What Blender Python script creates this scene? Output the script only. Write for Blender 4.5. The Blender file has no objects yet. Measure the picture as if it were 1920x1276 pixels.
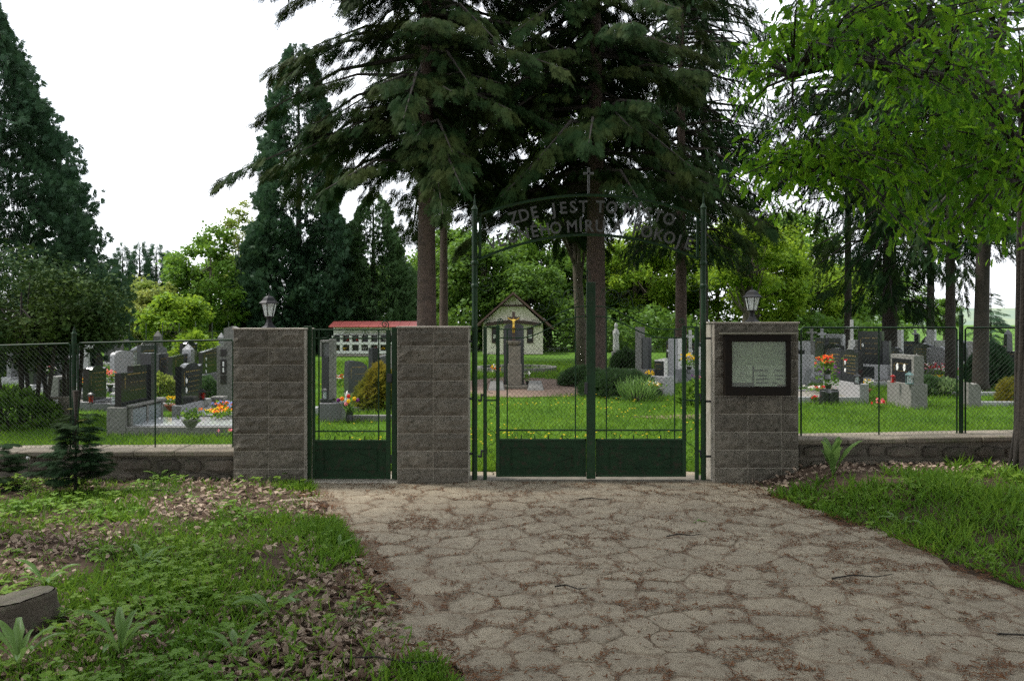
import bpy, bmesh, math, random
import numpy as np
from mathutils import Vector, Matrix, Quaternion
R = math.radians
PI = math.pi
random.seed(7); rng = np.random.default_rng(7)
sc = bpy.context.scene
col = sc.collection

# ------------------------------------------------------------------ camera, sky, sun, exposure
EYE, F, HZ = 1.75, 1470.0, 605.0          # eye height, focal length and horizon row of the 1920 px photograph
cam_d = bpy.data.cameras.new('camera'); cam = bpy.data.objects.new('camera', cam_d); col.objects.link(cam)
cam.location = (0, 0, EYE); cam.rotation_euler = (R(90), 0, 0)
cam_d.sensor_width = 23.5; cam_d.lens = 23.5 * F / 1920; cam_d.shift_y = -33 / 1920
cam_d.clip_start = 0.05; cam_d.clip_end = 12000
sc.camera = cam

SUN_EL, SUN_AZ = R(57), R(-72)            # azimuth from +Y, negative = to the left
w = bpy.data.worlds.new('World'); sc.world = w; w.use_nodes = True
nt = w.node_tree; nt.nodes.clear()
out = nt.nodes.new('ShaderNodeOutputWorld'); bg = nt.nodes.new('ShaderNodeBackground')
sky = nt.nodes.new('ShaderNodeTexSky'); sky.sky_type = 'NISHITA'; sky.sun_disc = False
sky.sun_elevation = SUN_EL; sky.sun_rotation = SUN_AZ; sky.air_density = 1.0; sky.dust_density = 3.0; sky.ozone_density = 1.0
tc = nt.nodes.new('ShaderNodeTexCoord'); mp = nt.nodes.new('ShaderNodeMapping'); mp.inputs['Scale'].default_value = (1, 1, 2.2)
nz = nt.nodes.new('ShaderNodeTexNoise'); nz.inputs['Scale'].default_value = 2.2; nz.inputs['Detail'].default_value = 6
cr = nt.nodes.new('ShaderNodeValToRGB'); cr.color_ramp.elements[0].position = 0.30; cr.color_ramp.elements[1].position = 0.62
cr.color_ramp.elements[0].color = (.55, .55, .55, 1)
mx = nt.nodes.new('ShaderNodeMix'); mx.data_type = 'RGBA'
mx.inputs[7].default_value = (9.6, 9.9, 10.4, 1)      # bright high cloud, in the sky texture's own units
nt.links.new(tc.outputs['Generated'], mp.inputs[0]); nt.links.new(mp.outputs[0], nz.inputs['Vector'])
nt.links.new(nz.outputs['Fac'], cr.inputs[0]); nt.links.new(cr.outputs[0], mx.inputs[0])
nt.links.new(sky.outputs[0], mx.inputs[6]); nt.links.new(mx.outputs[2], bg.inputs[0])
bg.inputs[1].default_value = 0.12
nt.links.new(bg.outputs[0], out.inputs[0])

sd = bpy.data.lights.new('sun', 'SUN'); sd.energy = 2.6; sd.angle = R(9); sd.color = (1, .955, .88)
so = bpy.data.objects.new('sun', sd); col.objects.link(so)
sv = Vector((math.sin(SUN_AZ) * math.cos(SUN_EL), math.cos(SUN_AZ) * math.cos(SUN_EL), math.sin(SUN_EL)))
so.rotation_euler = sv.to_track_quat('Z', 'Y').to_euler(); so.location = sv * 60
sc.view_settings.view_transform = 'Standard'; sc.view_settings.look = 'None'
sc.view_settings.exposure = 1.0; sc.view_settings.gamma = 1; sc.view_settings.use_curve_mapping = False
sc.cycles.use_denoising = False; sc.cycles.use_adaptive_sampling = False; sc.cycles.sample_clamp_indirect = 2.5; sc.cycles.max_bounces = 7; sc.cycles.transparent_max_bounces = 8

# ------------------------------------------------------------------ materials
MATS = {}
def nodes_of(name):
    m = bpy.data.materials.new(name); m.use_nodes = True
    t = m.node_tree; b = t.nodes['Principled BSDF']
    return m, t, b
def mixc(t, fac, a, b):
    n = t.nodes.new('ShaderNodeMix'); n.data_type = 'RGBA'
    for i, v in ((6, a), (7, b)):
        if hasattr(v, 'links'): t.links.new(v, n.inputs[i])
        else: n.inputs[i].default_value = (*v, 1)
    if hasattr(fac, 'links'): t.links.new(fac, n.inputs[0])
    else: n.inputs[0].default_value = fac
    return n.outputs[2]
def noise(t, scale, detail=5, rough=.55, coord='Object', dist=0):
    c = t.nodes.new('ShaderNodeTexCoord'); n = t.nodes.new('ShaderNodeTexNoise')
    n.inputs['Scale'].default_value = scale; n.inputs['Detail'].default_value = detail
    n.inputs['Roughness'].default_value = rough; n.inputs['Distortion'].default_value = dist
    if coord == 'World':
        g = t.nodes.new('ShaderNodeNewGeometry'); t.links.new(g.outputs['Position'], n.inputs['Vector'])
    else: t.links.new(c.outputs[coord], n.inputs['Vector'])
    return n.outputs['Fac']
def ramp(t, fac, p0, p1):
    r = t.nodes.new('ShaderNodeMapRange'); r.inputs[1].default_value = p0; r.inputs[2].default_value = p1
    t.links.new(fac, r.inputs[0]); return r.outputs[0]
def bump(t, b, h, strength, dist=.01):
    n = t.nodes.new('ShaderNodeBump'); n.inputs['Strength'].default_value = strength; n.inputs['Distance'].default_value = dist
    t.links.new(h, n.inputs['Height']); t.links.new(n.outputs[0], b.inputs['Normal'])
def M(name, c1, c2=None, c3=None, rough=.8, scale=8, fine=60, bmp=.0, metal=0, world=True, spec=.5, bdist=.01, island=0):
    """mottled two/three colour surface with optional fine relief"""
    if name in MATS: return MATS[name]
    m, t, b = nodes_of(name)
    co = 'World' if world else 'Object'
    c2 = c2 or tuple(x * .75 for x in c1)
    o = mixc(t, ramp(t, noise(t, scale, 6, coord=co), .35, .65), c1, c2)
    if c3: o = mixc(t, ramp(t, noise(t, scale * 3.3, 5, .65, co), .52, .68), o, c3)
    if island:
        g = t.nodes.new('ShaderNodeNewGeometry'); h = t.nodes.new('ShaderNodeHueSaturation')
        h.inputs['Hue'].default_value = .5
        t.links.new(ramp(t, g.outputs['Random Per Island'], -.2, 1.0), h.inputs['Fac']) if 0 else None
        mr = t.nodes.new('ShaderNodeMapRange'); mr.inputs[3].default_value = 1 - island; mr.inputs[4].default_value = 1 + island
        oi = t.nodes.new('ShaderNodeObjectInfo'); t.links.new(oi.outputs['Random'], mr.inputs[0])
        t.links.new(mr.outputs[0], h.inputs['Value']); t.links.new(o, h.inputs['Color']); o = h.outputs[0]
    t.links.new(o, b.inputs['Base Color'])
    b.inputs['Roughness'].default_value = rough; b.inputs['Metallic'].default_value = metal
    b.inputs['Specular IOR Level'].default_value = spec
    if bmp: bump(t, b, noise(t, fine, 6, .7, co), bmp, bdist)
    MATS[name] = m; return m
def LEAF(name, c1, c2, c3=None, trans=.35, rough=.6, spec=.2):
    if name in MATS: return MATS[name]
    m, t, b = nodes_of(name)
    g = t.nodes.new('ShaderNodeNewGeometry')
    o = mixc(t, g.outputs['Random Per Island'], c1, c2)
    if c3: o = mixc(t, ramp(t, noise(t, .9, 3, coord='World'), .42, .66), o, c3)
    t.links.new(o, b.inputs['Base Color']); b.inputs['Roughness'].default_value = rough
    b.inputs['Specular IOR Level'].default_value = spec
    tr = t.nodes.new('ShaderNodeBsdfTranslucent'); ms = t.nodes.new('ShaderNodeMixShader'); ms.inputs[0].default_value = trans
    hs = t.nodes.new('ShaderNodeHueSaturation'); hs.inputs['Value'].default_value = 1.5; hs.inputs['Hue'].default_value = .485
    t.links.new(o, hs.inputs['Color']); t.links.new(hs.outputs[0], tr.inputs[0])
    t.links.new(b.outputs[0], ms.inputs[1]); t.links.new(tr.outputs[0], ms.inputs[2])
    t.links.new(ms.outputs[0], t.nodes['Material Output'].inputs[0])
    MATS[name] = m; return m
def GLASS(name, tint=(.9, .95, .95), rough=.02, fac=.75):
    if name in MATS: return MATS[name]
    m, t, b = nodes_of(name)
    b.inputs['Base Color'].default_value = (*tint, 1); b.inputs['Roughness'].default_value = rough
    tr = t.nodes.new('ShaderNodeBsdfTransparent'); tr.inputs[0].default_value = (*tint, 1)
    ms = t.nodes.new('ShaderNodeMixShader'); ms.inputs[0].default_value = fac
    t.links.new(b.outputs[0], ms.inputs[1]); t.links.new(tr.outputs[0], ms.inputs[2])
    t.links.new(ms.outputs[0], t.nodes['Material Output'].inputs[0])
    MATS[name] = m; return m

GREEN = M('green_paint', (.010, .040, .012), (.007, .029, .009), (.022, .034, .016), rough=.5, spec=.25, scale=5, bmp=.08, fine=120)
GREEND = M('green_paint_dull', (.009, .033, .011), (.006, .023, .008), (.026, .024, .014), rough=.6, spec=.2, scale=6, bmp=.1, fine=90)
WIRE = M('wire_green', (.03, .045, .03), (.02, .03, .02), rough=.55, scale=9)
LETTER = M('letter_metal', (.10, .103, .10), (.075, .077, .075), rough=.6, scale=9)
BLOCK = M('split_block', (.165, .146, .115), (.115, .102, .08), (.065, .062, .045), rough=.95, scale=7, fine=38, bmp=1.0, bdist=.022, island=.16)
CONC = M('concrete', (.34, .31, .26), (.26, .235, .19), (.18, .165, .13), rough=.95, scale=6, fine=90, bmp=.5)
RUBBLE = M('rubble_stone', (.12, .10, .078), (.075, .065, .05), (.06, .065, .04), rough=.95, scale=6, fine=40, bmp=.9, bdist=.015, island=.3)
MORTAR = M('mortar', (.16, .14, .11), (.10, .09, .07), rough=1, scale=8, fine=80, bmp=.6)
COPING = M('coping', (.20, .17, .13), (.13, .112, .085), (.12, .12, .07), rough=.95, scale=5, fine=50, bmp=.6, island=.15)
FLAG = M('flagstone', (.275, .232, .165), (.222, .185, .132), (.165, .125, .082), rough=.95, scale=4, fine=30, bmp=1.0, bdist=.016, island=.07)
JOINT = M('joint_dirt', (.215, .172, .118), (.15, .108, .07), (.085, .048, .027), rough=1, scale=6, fine=60, bmp=.8)
BLACKG = M('granite_black', (.014, .015, .016), (.022, .023, .025), rough=.12, scale=40, spec=.6)
DARKG = M('granite_dark', (.045, .047, .05), (.03, .031, .034), (.07, .07, .072), rough=.22, scale=60)
GREYG = M('granite_grey', (.15, .15, .155), (.10, .10, .105), (.20, .20, .20), rough=.45, scale=50)
LIGHTG = M('granite_light', (.32, .32, .32), (.25, .25, .25), (.20, .20, .20), rough=.4, scale=60)
SLABG = M('granite_slab_polished', (.44, .45, .46), (.36, .37, .38), rough=.10, scale=60, spec=.8)  # light grey carries the sky's reflection; the granite itself is dark
WHITEM = M('white_marble', (.55, .54, .51), (.45, .44, .42), rough=.5, scale=10)
TERR = M('terrazzo', (.19, .185, .17), (.13, .127, .115), (.09, .09, .075), rough=.8, scale=14, fine=120, bmp=.3)
SANDST = M('sandstone', (.20, .175, .135), (.13, .115, .09), (.09, .085, .065), rough=.9, scale=8, fine=70, bmp=.5)
GOLD = M('gold_letters', (.30, .21, .07), (.20, .14, .05), rough=.4, scale=30, metal=.3)
GOLDF = M('gilded_metal', (.75, .50, .09), (.6, .38, .06), rough=.3, scale=30, metal=.7)
ENAMEL = M('white_enamel', (.78, .78, .76), (.7, .7, .68), rough=.25)
BLACKM = M('black_metal', (.012, .012, .013), (.02, .02, .021), rough=.4)
LAMPM = M('lamp_cast_metal', (.010, .010, .011), (.016, .016, .018), rough=.5, spec=.2)
DARKWOOD = M('dark_wood', (.012, .008, .005), (.008, .006, .004), rough=.6, scale=12, spec=.15)
BROWNWOOD = M('brown_wood', (.06, .035, .025), (.04, .024, .018), rough=.7, scale=12)
PAPER = M('paper', (.60, .61, .53), (.54, .55, .48), rough=.8, scale=4)
PAPERT = M('paper_tinted', (.40, .43, .33), (.33, .36, .28), rough=.8, scale=4)
INK = M('ink', (.03, .03, .03), rough=.8)
REDINK = M('red_ink', (.12, .02, .02), rough=.8)
PLASTER = M('cream_plaster', (.80, .76, .62), (.72, .67, .54), rough=.95, scale=2)
REDROOF = M('red_roof_sheet', (.34, .075, .06), (.28, .06, .05), rough=.55, scale=3)
BROWNROOF = M('brown_roof', (.16, .095, .08), (.12, .07, .06), rough=.8, scale=4)
WHITEB = M('white_siding', (.72, .73, .68), (.64, .65, .6), rough=.8, scale=3)
BARK_FIR = M('bark_fir', (.085, .055, .042), (.05, .034, .027), (.12, .085, .065), rough=.95, scale=5, fine=26, bmp=1, bdist=.04)
BARK_GREY = M('bark_grey', (.11, .088, .065), (.07, .058, .042), (.10, .11, .06), rough=.95, scale=5, fine=26, bmp=1, bdist=.04)
BARK_DARK = M('bark_dark', (.030, .023, .016), (.017, .014, .010), rough=.95, scale=6, fine=26, bmp=1, bdist=.03)
CUTWOOD = M('weathered_cut_wood', (.115, .10, .072), (.06, .052, .037), (.06, .07, .03), rough=.95, scale=9, fine=50, bmp=.7)
L_FIR = LEAF('needles_fir', (.009, .026, .007), (.016, .036, .009), (.032, .044, .010), trans=.10, rough=.8, spec=.08)
L_FIR2 = LEAF('needles_spruce', (.009, .027, .009), (.015, .038, .012), (.024, .040, .010), trans=.12, rough=.8, spec=.08)
L_THUJA = LEAF('scale_leaves_dark', (.026, .062, .028), (.040, .085, .034), (.03, .07, .035), trans=.2)
L_THUJA2 = LEAF('scale_leaves_fresh', (.045, .095, .034), (.065, .125, .040), trans=.25)
L_MID = LEAF('leaves_mid', (.075, .16, .018), (.12, .225, .028), (.075, .165, .018), trans=.4)
L_DARK = LEAF('leaves_dark', (.045, .10, .014), (.07, .15, .02), (.09, .18, .022), trans=.35)
L_LIME = LEAF('leaves_lime', (.14, .24, .016), (.20, .31, .028), (.11, .21, .018), trans=.45)
L_YEL = LEAF('leaves_yellowish', (.17, .22, .045), (.22, .25, .06), (.14, .22, .03), trans=.4)
L_SHRUB = LEAF('leaves_evergreen_shrub', (.018, .042, .014), (.03, .06, .018), (.055, .09, .018), trans=.12, rough=.7, spec=.06)
L_OAK = LEAF('leaves_oak', (.035, .12, .008), (.125, .26, .014), (.045, .14, .010), trans=.66, rough=.6, spec=.12)
L_GRASS = LEAF('grass_blades', (.08, .175, .012), (.135, .245, .02), (.06, .14, .012), trans=.4)
L_GRASS2 = LEAF('grass_blades_verge', (.08, .18, .016), (.14, .25, .025), (.065, .15, .014), trans=.35)  # verge grass, greens close to the lawn blades
L_WEED = LEAF('weed_leaves', (.13, .24, .025), (.20, .31, .035), (.10, .21, .025), trans=.4)
L_BROAD = LEAF('broad_weed_leaves', (.10, .19, .045), (.13, .23, .06), trans=.35, rough=.4)
L_DEAD = LEAF('dead_leaves', (.44, .345, .26), (.12, .075, .05), (.36, .275, .21), trans=.1, rough=.7)
L_NEEDLE = LEAF('needle_litter', (.075, .032, .014), (.15, .07, .03), trans=.0, rough=.9)
L_GOLDB = LEAF('golden_thuja', (.16, .17, .02), (.10, .135, .02), (.20, .17, .02), trans=.3)
L_JUN = LEAF('juniper', (.03, .07, .022), (.05, .095, .03), trans=.15)
L_HOSTA = LEAF('hosta_leaves', (.10, .17, .06), (.14, .21, .08), trans=.3)
def petal(name, c):
    return LEAF('petals_' + name, c, tuple(min(1, x * 1.2) for x in c), trans=.3)
P_RED, P_YEL, P_ORG, P_PUR, P_WHT, P_PNK, P_BLU = (petal(*a) for a in (('red', (.55, .025, .02)), ('yellow', (.75, .52, .02)), ('orange', (.70, .20, .03)), ('purple', (.20, .03, .22)), ('white', (.75, .73, .68)), ('pink', (.65, .22, .24)), ('blue', (.28, .30, .60))))
TERRA = M('terracotta', (.28, .085, .04), (.2, .06, .03), rough=.8)
REDGL = M('red_candle_glass', (.35, .012, .01), (.25, .01, .01), rough=.15)
TEALM = M('teal_lantern', (.10, .18, .17), (.07, .13, .12), rough=.4)
CLEAR = GLASS('clear_glass'); FROST = GLASS('frosted_glass', (.85, .9, .88), .25, .45)
SOILD = M('bare_soil', (.16, .105, .075), (.11, .072, .05), (.20, .15, .11), rough=1, scale=2.5, fine=40, bmp=.8)

# ------------------------------------------------------------------ helpers
def W(px, py, Y): return Vector(((px - 960) / F * Y, Y, EYE - (py - HZ) / F * Y))   # survey: photo point at known distance
def G(py): return EYE * F / (py - HZ)                                               # distance of a point on level ground
def XX(px, Y): return (px - 960) / F * Y
def tag(o, label=None, cat=None, group=None, kind=None):
    if label: o['label'] = label
    if cat: o['category'] = cat
    if group: o['group'] = group
    if kind: o['kind'] = kind
    return o
def empty(name, loc, rz=0, label=None, cat=None, group=None):
    o = bpy.data.objects.new(name, None); col.objects.link(o)
    o.location = loc; o.rotation_euler = (0, 0, rz); o.empty_display_size = .1
    return tag(o, label, cat, group)
def link(name, me, mat, parent=None, smooth=False):
    if mat and not me.materials: me.materials.append(mat)
    if smooth: me.polygons.foreach_set('use_smooth', [True] * len(me.polygons))
    o = bpy.data.objects.new(name, me); col.objects.link(o)
    if parent: o.parent = parent
    return o
def np_mesh(name, V, Fc):
    """V (n,3), Fc (m,k) -> mesh, fast"""
    me = bpy.data.meshes.new(name); k = Fc.shape[1]
    me.vertices.add(len(V)); me.vertices.foreach_set('co', np.ascontiguousarray(V, np.float32).ravel())
    me.loops.add(Fc.size); me.loops.foreach_set('vertex_index', np.ascontiguousarray(Fc, np.int32).ravel())
    me.polygons.add(len(Fc)); me.polygons.foreach_set('loop_start', np.arange(0, Fc.size, k, dtype=np.int32))
    try: me.polygons.foreach_set('loop_total', np.full(len(Fc), k, np.int32))
    except Exception: pass
    me.update(calc_edges=True); return me
class MB:
    def __init__(s): s.v = []; s.f = []
    def add(s, vs, fs):
        b = len(s.v); s.v += [tuple(x) for x in vs]; s.f += [tuple(i + b for i in f) for f in fs]; return s
    def box(s, x0, x1, y0, y1, z0, z1):
        return s.add([(x0,y0,z0),(x1,y0,z0),(x1,y1,z0),(x0,y1,z0),(x0,y0,z1),(x1,y0,z1),(x1,y1,z1),(x0,y1,z1)],
              [(0,3,2,1),(4,5,6,7),(0,1,5,4),(1,2,6,5),(2,3,7,6),(3,0,4,7)])
    def cbox(s, x0, x1, y0, y1, z0, z1, c=.006):
        bm = bmesh.new(); bmesh.ops.create_cube(bm, size=1)
        for v in bm.verts: v.co = Vector(((x0+x1)/2 + v.co.x*(x1-x0), (y0+y1)/2 + v.co.y*(y1-y0), (z0+z1)/2 + v.co.z*(z1-z0)))
        bmesh.ops.bevel(bm, geom=bm.edges[:], offset=c, segments=1, affect='EDGES')
        bm.verts.index_update(); s.add([v.co[:] for v in bm.verts], [[v.index for v in f.verts] for f in bm.faces]); bm.free(); return s
    def tube(s, pts, r, n=6, caps=True):
        pts = [Vector(p) for p in pts]; m = len(pts)
        rs = r if isinstance(r, (list, tuple)) else [r] * m
        b = len(s.v); up = None
        for i, p in enumerate(pts):
            d = (pts[min(i+1, m-1)] - pts[max(i-1, 0)]).normalized()
            if up is None:
                up = Vector((0, 0, 1)) if abs(d.z) < .9 else Vector((0, 1, 0))
            u = (up - d * up.dot(d))
            if u.length < 1e-4: u = d.orthogonal()
            u.normalize(); up = u; q = d.cross(u)
            for k in range(n):
                a = 2 * PI * k / n + PI / n
                s.v.append(tuple(p + (u * math.cos(a) + q * math.sin(a)) * rs[i]))
        for i in range(m - 1):
            for k in range(n):
                a, c = b + i*n + k, b + i*n + (k+1) % n
                s.f.append((a, c, c + n, a + n))
        if caps:
            s.f.append(tuple(b + k for k in reversed(range(n)))); s.f.append(tuple(b + (m-1)*n + k for k in range(n)))
        return s
    def lathe(s, prof, n=12, c=(0, 0, 0), ph=0):
        b = len(s.v); m = len(prof)
        for r, z in prof:
            for k in range(n):
                a = 2*PI*k/n + ph; s.v.append((c[0] + r*math.cos(a), c[1] + r*math.sin(a), c[2] + z))
        for i in range(m-1):
            for k in range(n):
                a, e = b + i*n + k, b + i*n + (k+1) % n
                s.f.append((a, e, e + n, a + n))
        s.f.append(tuple(b + k for k in reversed(range(n)))); s.f.append(tuple(b + (m-1)*n + k for k in range(n)))
        return s
    def prism(s, poly, y0, y1):
        """poly of (x,z), extruded along y"""
        n = len(poly); vs = [(x, y0, z) for x, z in poly] + [(x, y1, z) for x, z in poly]
        fs = [tuple(range(n)), tuple(reversed(range(n, 2*n)))] + [(i, i + n, (i+1) % n + n, (i+1) % n) for i in range(n)]
        return s.add(vs, fs)
    def build(s, name, mat, parent=None, smooth=False, world=False):
        me = bpy.data.meshes.new(name); v = s.v
        if world and parent is not None:
            L = parent.location; v = [(a - L.x, b - L.y, c - L.z) for a, b, c in v]
        me.from_pydata(v, [], s.f)
        bm = bmesh.new(); bm.from_mesh(me); bmesh.ops.recalc_face_normals(bm, faces=bm.faces[:]); bm.to_mesh(me); bm.free()
        return link(name, me, mat, parent, smooth)
def copy_tree(o, parent=None):
    c = o.copy(); col.objects.link(c); c.parent = parent
    for ch in o.children: copy_tree(ch, c)
    return c
def vnoise(x, y, f=1.0, seed=0):
    """2D value noise on numpy arrays, 0..1"""
    x = np.asarray(x, float) * f + 137.3 + seed * 17.1; y = np.asarray(y, float) * f + 71.7 + seed * 9.3
    xi, yi = np.floor(x), np.floor(y); fx, fy = x - xi, y - yi
    def h(a, b): return np.modf(np.abs(np.sin(a * 127.1 + b * 311.7 + seed * 3.7) * 43758.5453))[0]
    u, v = fx*fx*(3-2*fx), fy*fy*(3-2*fy)
    return (h(xi, yi)*(1-u) + h(xi+1, yi)*u)*(1-v) + (h(xi, yi+1)*(1-u) + h(xi+1, yi+1)*u)*v
def fbm(x, y, f=1.0, seed=0): return .55*vnoise(x, y, f, seed) + .3*vnoise(x, y, f*2.1, seed+1) + .15*vnoise(x, y, f*4.3, seed+2)
def sstep(t): t = np.clip(t, 0, 1); return t*t*(3-2*t)
def frames(A, N):
    """rotation matrices (m,3,3) with columns axis, side, normal"""
    A = A / np.maximum(np.linalg.norm(A, axis=1, keepdims=True), 1e-9)
    B = np.cross(N, A); l = np.linalg.norm(B, axis=1, keepdims=True)
    bad = (l < 1e-5).ravel()
    if bad.any(): B[bad] = np.cross(np.array([[.3, .8, .5]]), A[bad]); l = np.linalg.norm(B, axis=1, keepdims=True)
    B /= l; C = np.cross(A, B)
    return np.stack([A, B, C], axis=2)
def scatter(TV, TF, P, RM, S):
    """copies of a template (TV,TF) at P with frames RM and sizes S (m,) or (m,3)"""
    S = np.asarray(S); S = S[:, None] if S.ndim == 1 else S
    V = (TV[None] * S[:, None, :])
    V = np.einsum('mij,mvj->mvi', RM, V) + P[:, None, :]
    n = len(TV); Fc = (TF[None] + (np.arange(len(P)) * n)[:, None, None]).reshape(-1, TF.shape[1])
    return V.reshape(-1, 3), Fc
def join(parts):
    vs, fs, b = [], [], 0
    for V, Fc in parts:
        vs.append(V); fs.append(Fc + b); b += len(V)
    return np.concatenate(vs), np.concatenate(fs)
def rdir(n, flat=1.0, r=None):
    r = r or rng
    v = r.normal(size=(n, 3)); v[:, 2] *= flat
    return v / np.linalg.norm(v, axis=1, keepdims=True)
def strips(segs):
    """template of thin quads: list of (start, direction, length, width) in the xy plane"""
    V, Fc = [], []
    for (p, d, l, wd) in segs:
        p = np.array(p, float); d = np.array(d, float); d /= np.linalg.norm(d)
        q = np.cross(d, (0, 0, 1.)); q /= max(np.linalg.norm(q), 1e-6); b = len(V)
        V += [p, p + d*l*.5 + q*wd*.6, p + d*l, p + d*l*.5 - q*wd*.6]
        Fc += [(b, b+1, b+2, b+3)]
    return np.array(V), np.array(Fc)
T_LEAF = (np.array([(0,0,0),(.5,.30,.06),(1,0,-.05),(.5,-.30,.06)], float), np.array([(0,3,2,1)]))
def fir_spray():
    s = [((0,0,0), (1,0,-.1), 1.0, .07)]
    for i in range(8):
        x = .06 + i*.112; l = .48*(1 - .75*abs(x-.32))
        for k in (-1, 1): s.append(((x,0,-.1*x*x), (.62, k*.78, -.22 - .3*random.random()), l*random.uniform(.7, 1.15), .062))
    return strips(s)
def fan_spray():
    s = []
    for i in range(9):
        a = (i - 4) * .27; s.append(((.06*i/9, 0, 0), (math.cos(a), math.sin(a), random.uniform(-.25, .15)), (1 - .08*abs(i-4))*random.uniform(.7, 1.1), .10))
    return strips(s)
def hang_spray():
    s = [((0,0,0), (1,0,0), 1.0, .05)]
    for i in range(8):
        x = .06 + i*.11
        for k in (-1, 1): s.append(((x,0,0), (.85, k*.42, random.uniform(-.3, .3)), random.uniform(.2, .38), .045))
    return strips(s)
T_FIR, T_FAN, T_HANG = fir_spray(), fan_spray(), hang_spray()

# ------------------------------------------------------------------ ground
def path_l(Y): return np.interp(Y, [2.0, 3.83, 8.6, 9.2], [.45, -.28, -2.22, -2.35])
def path_r(Y): return np.interp(Y, [2.0, 5.1, 6.5, 8.0, 8.6], [4.1, 3.33, 3.0, 2.55, 2.3])
def HG(X, Y):
    X = np.asarray(X, float); Y = np.asarray(Y, float)
    out_ = sstep((9.0 - Y) / .35)
    r = .20 * sstep((X - path_r(Y) - .05) / 1.1) * sstep((Y - 4.2) / 3.6)
    l = .05 * sstep((path_l(Y) - X) / .8) * (fbm(X, Y, .9, 5) - .25) * 2 + .02 * sstep((path_l(Y) - X) / .5)
    rr = .03 * sstep((X - path_r(Y)) / .4) * fbm(X, Y, 1.2, 6)
    return out_ * (r + l + rr) - .012
gx = np.unique(np.concatenate([[-6000,-1500,-400,-120,-60,-30], np.arange(-16, 16.01, .22), [30,60,120,400,1500,6000]]))
gy = np.unique(np.concatenate([[-400,-100,-40,-15], np.arange(-4, 9.6, .2), [10,12,16,24,40,70,120,400,1500,6000]]))
GX, GY = np.meshgrid(gx, gy); GZ = HG(GX, GY)
far = np.clip((GX - 14) / 60, 0, 1) * np.clip((GY - 30) / 60, 0, 1); GZ = GZ - 9 * sstep(far)       # the land falls away to the valley on the right
nx, ny = len(gx), len(gy); idx = np.arange(nx*ny).reshape(ny, nx)
quads = np.stack([idx[:-1,:-1], idx[:-1,1:], idx[1:,1:], idx[1:,:-1]], -1).reshape(-1, 4)
m, t, b = nodes_of('ground_soil_and_lawn')
g = t.nodes.new('ShaderNodeNewGeometry'); sp = t.nodes.new('ShaderNodeSeparateXYZ'); t.links.new(g.outputs['Position'], sp.inputs[0])
soil = mixc(t, ramp(t, noise(t, 3, 6, coord='World'), .35, .65), (.10, .07, .05), (.055, .038, .028))
lawn = mixc(t, ramp(t, noise(t, 1.3, 6, coord='World'), .35, .65), (.07, .145, .014), (.048, .105, .012))
t.links.new(mixc(t, ramp(t, sp.outputs['Y'], 8.75, 9.15), soil, lawn), b.inputs['Base Color']); b.inputs['Roughness'].default_value = 1
b.inputs['Specular IOR Level'].default_value = .1
bump(t, b, noise(t, 40, 5, .7, 'World'), .8, .02)
tag(link('ground', np_mesh('ground', np.stack([GX, GY, GZ], -1).reshape(-1, 3), quads), m, smooth=True), kind='structure')

# flagstone path: mortar bed and stones laid one by one
def clip(poly, p, n):
    o = []
    for i in range(len(poly)):
        a, c = poly[i], poly[(i+1) % len(poly)]
        da, dc = (a - p) @ n, (c - p) @ n
        if da <= 0: o.append(a)
        if (da < 0 < dc) or (dc < 0 < da): o.append(a + (c - a) * (da / (da - dc)))
    return o
ys = np.arange(1.2, 8.76, .15)
bed = [(path_l(y) + .06*math.sin(y*5.1) + .04*math.sin(y*13), y) for y in ys] + [(path_r(y) + .07*math.sin(y*4.3) + .04*math.sin(y*11), y) for y in ys[::-1]]
mb = MB(); n_ = len(ys)
mb.v = [(x, y, .0062) for x, y in bed]
mb.f = [(i, 2*n_-1-i, 2*n_-2-i, i+1) for i in range(n_-1)]
path = tag(mb.build('path', JOINT), kind='structure')
pts = []
rs = np.random.default_rng(3)
tries = 0
while tries < 9000:
    tries += 1
    y = rs.uniform(3.0, 8.75); x = rs.uniform(path_l(y) - .1, path_r(y) + .1)
    dmin = .165 + .13 * vnoise(x, y, 1.1, 8)
    if all(((x-a)/1.25)**2 + (y-c)**2 > dmin*dmin for a, c in pts): pts.append((x, y))
pts = np.array(pts); stones = []
for i, p in enumerate(pts):
    poly = [p + np.array(q) for q in ((-.5,-.5),(.5,-.5),(.5,.5),(-.5,.5))]
    d = np.hypot(*(pts - p).T); near = np.argsort(d)[1:16]
    for j in near:
        nrm = pts[j] - p; mid = (pts[j] + p) / 2; poly = clip(poly, mid - nrm/np.linalg.norm(nrm)*.006, nrm)
    if len(poly) < 3: continue
    A = .5 * abs(sum(poly[k][0]*poly[(k+1) % len(poly)][1] - poly[(k+1) % len(poly)][0]*poly[k][1] for k in range(len(poly))))
    if A < .008: continue
    if p[0] < path_l(p[1]) + .0 or p[0] > path_r(p[1]): continue
    stones.append((p, poly, A))
stones.sort(key=lambda s: s[0][1])
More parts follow.
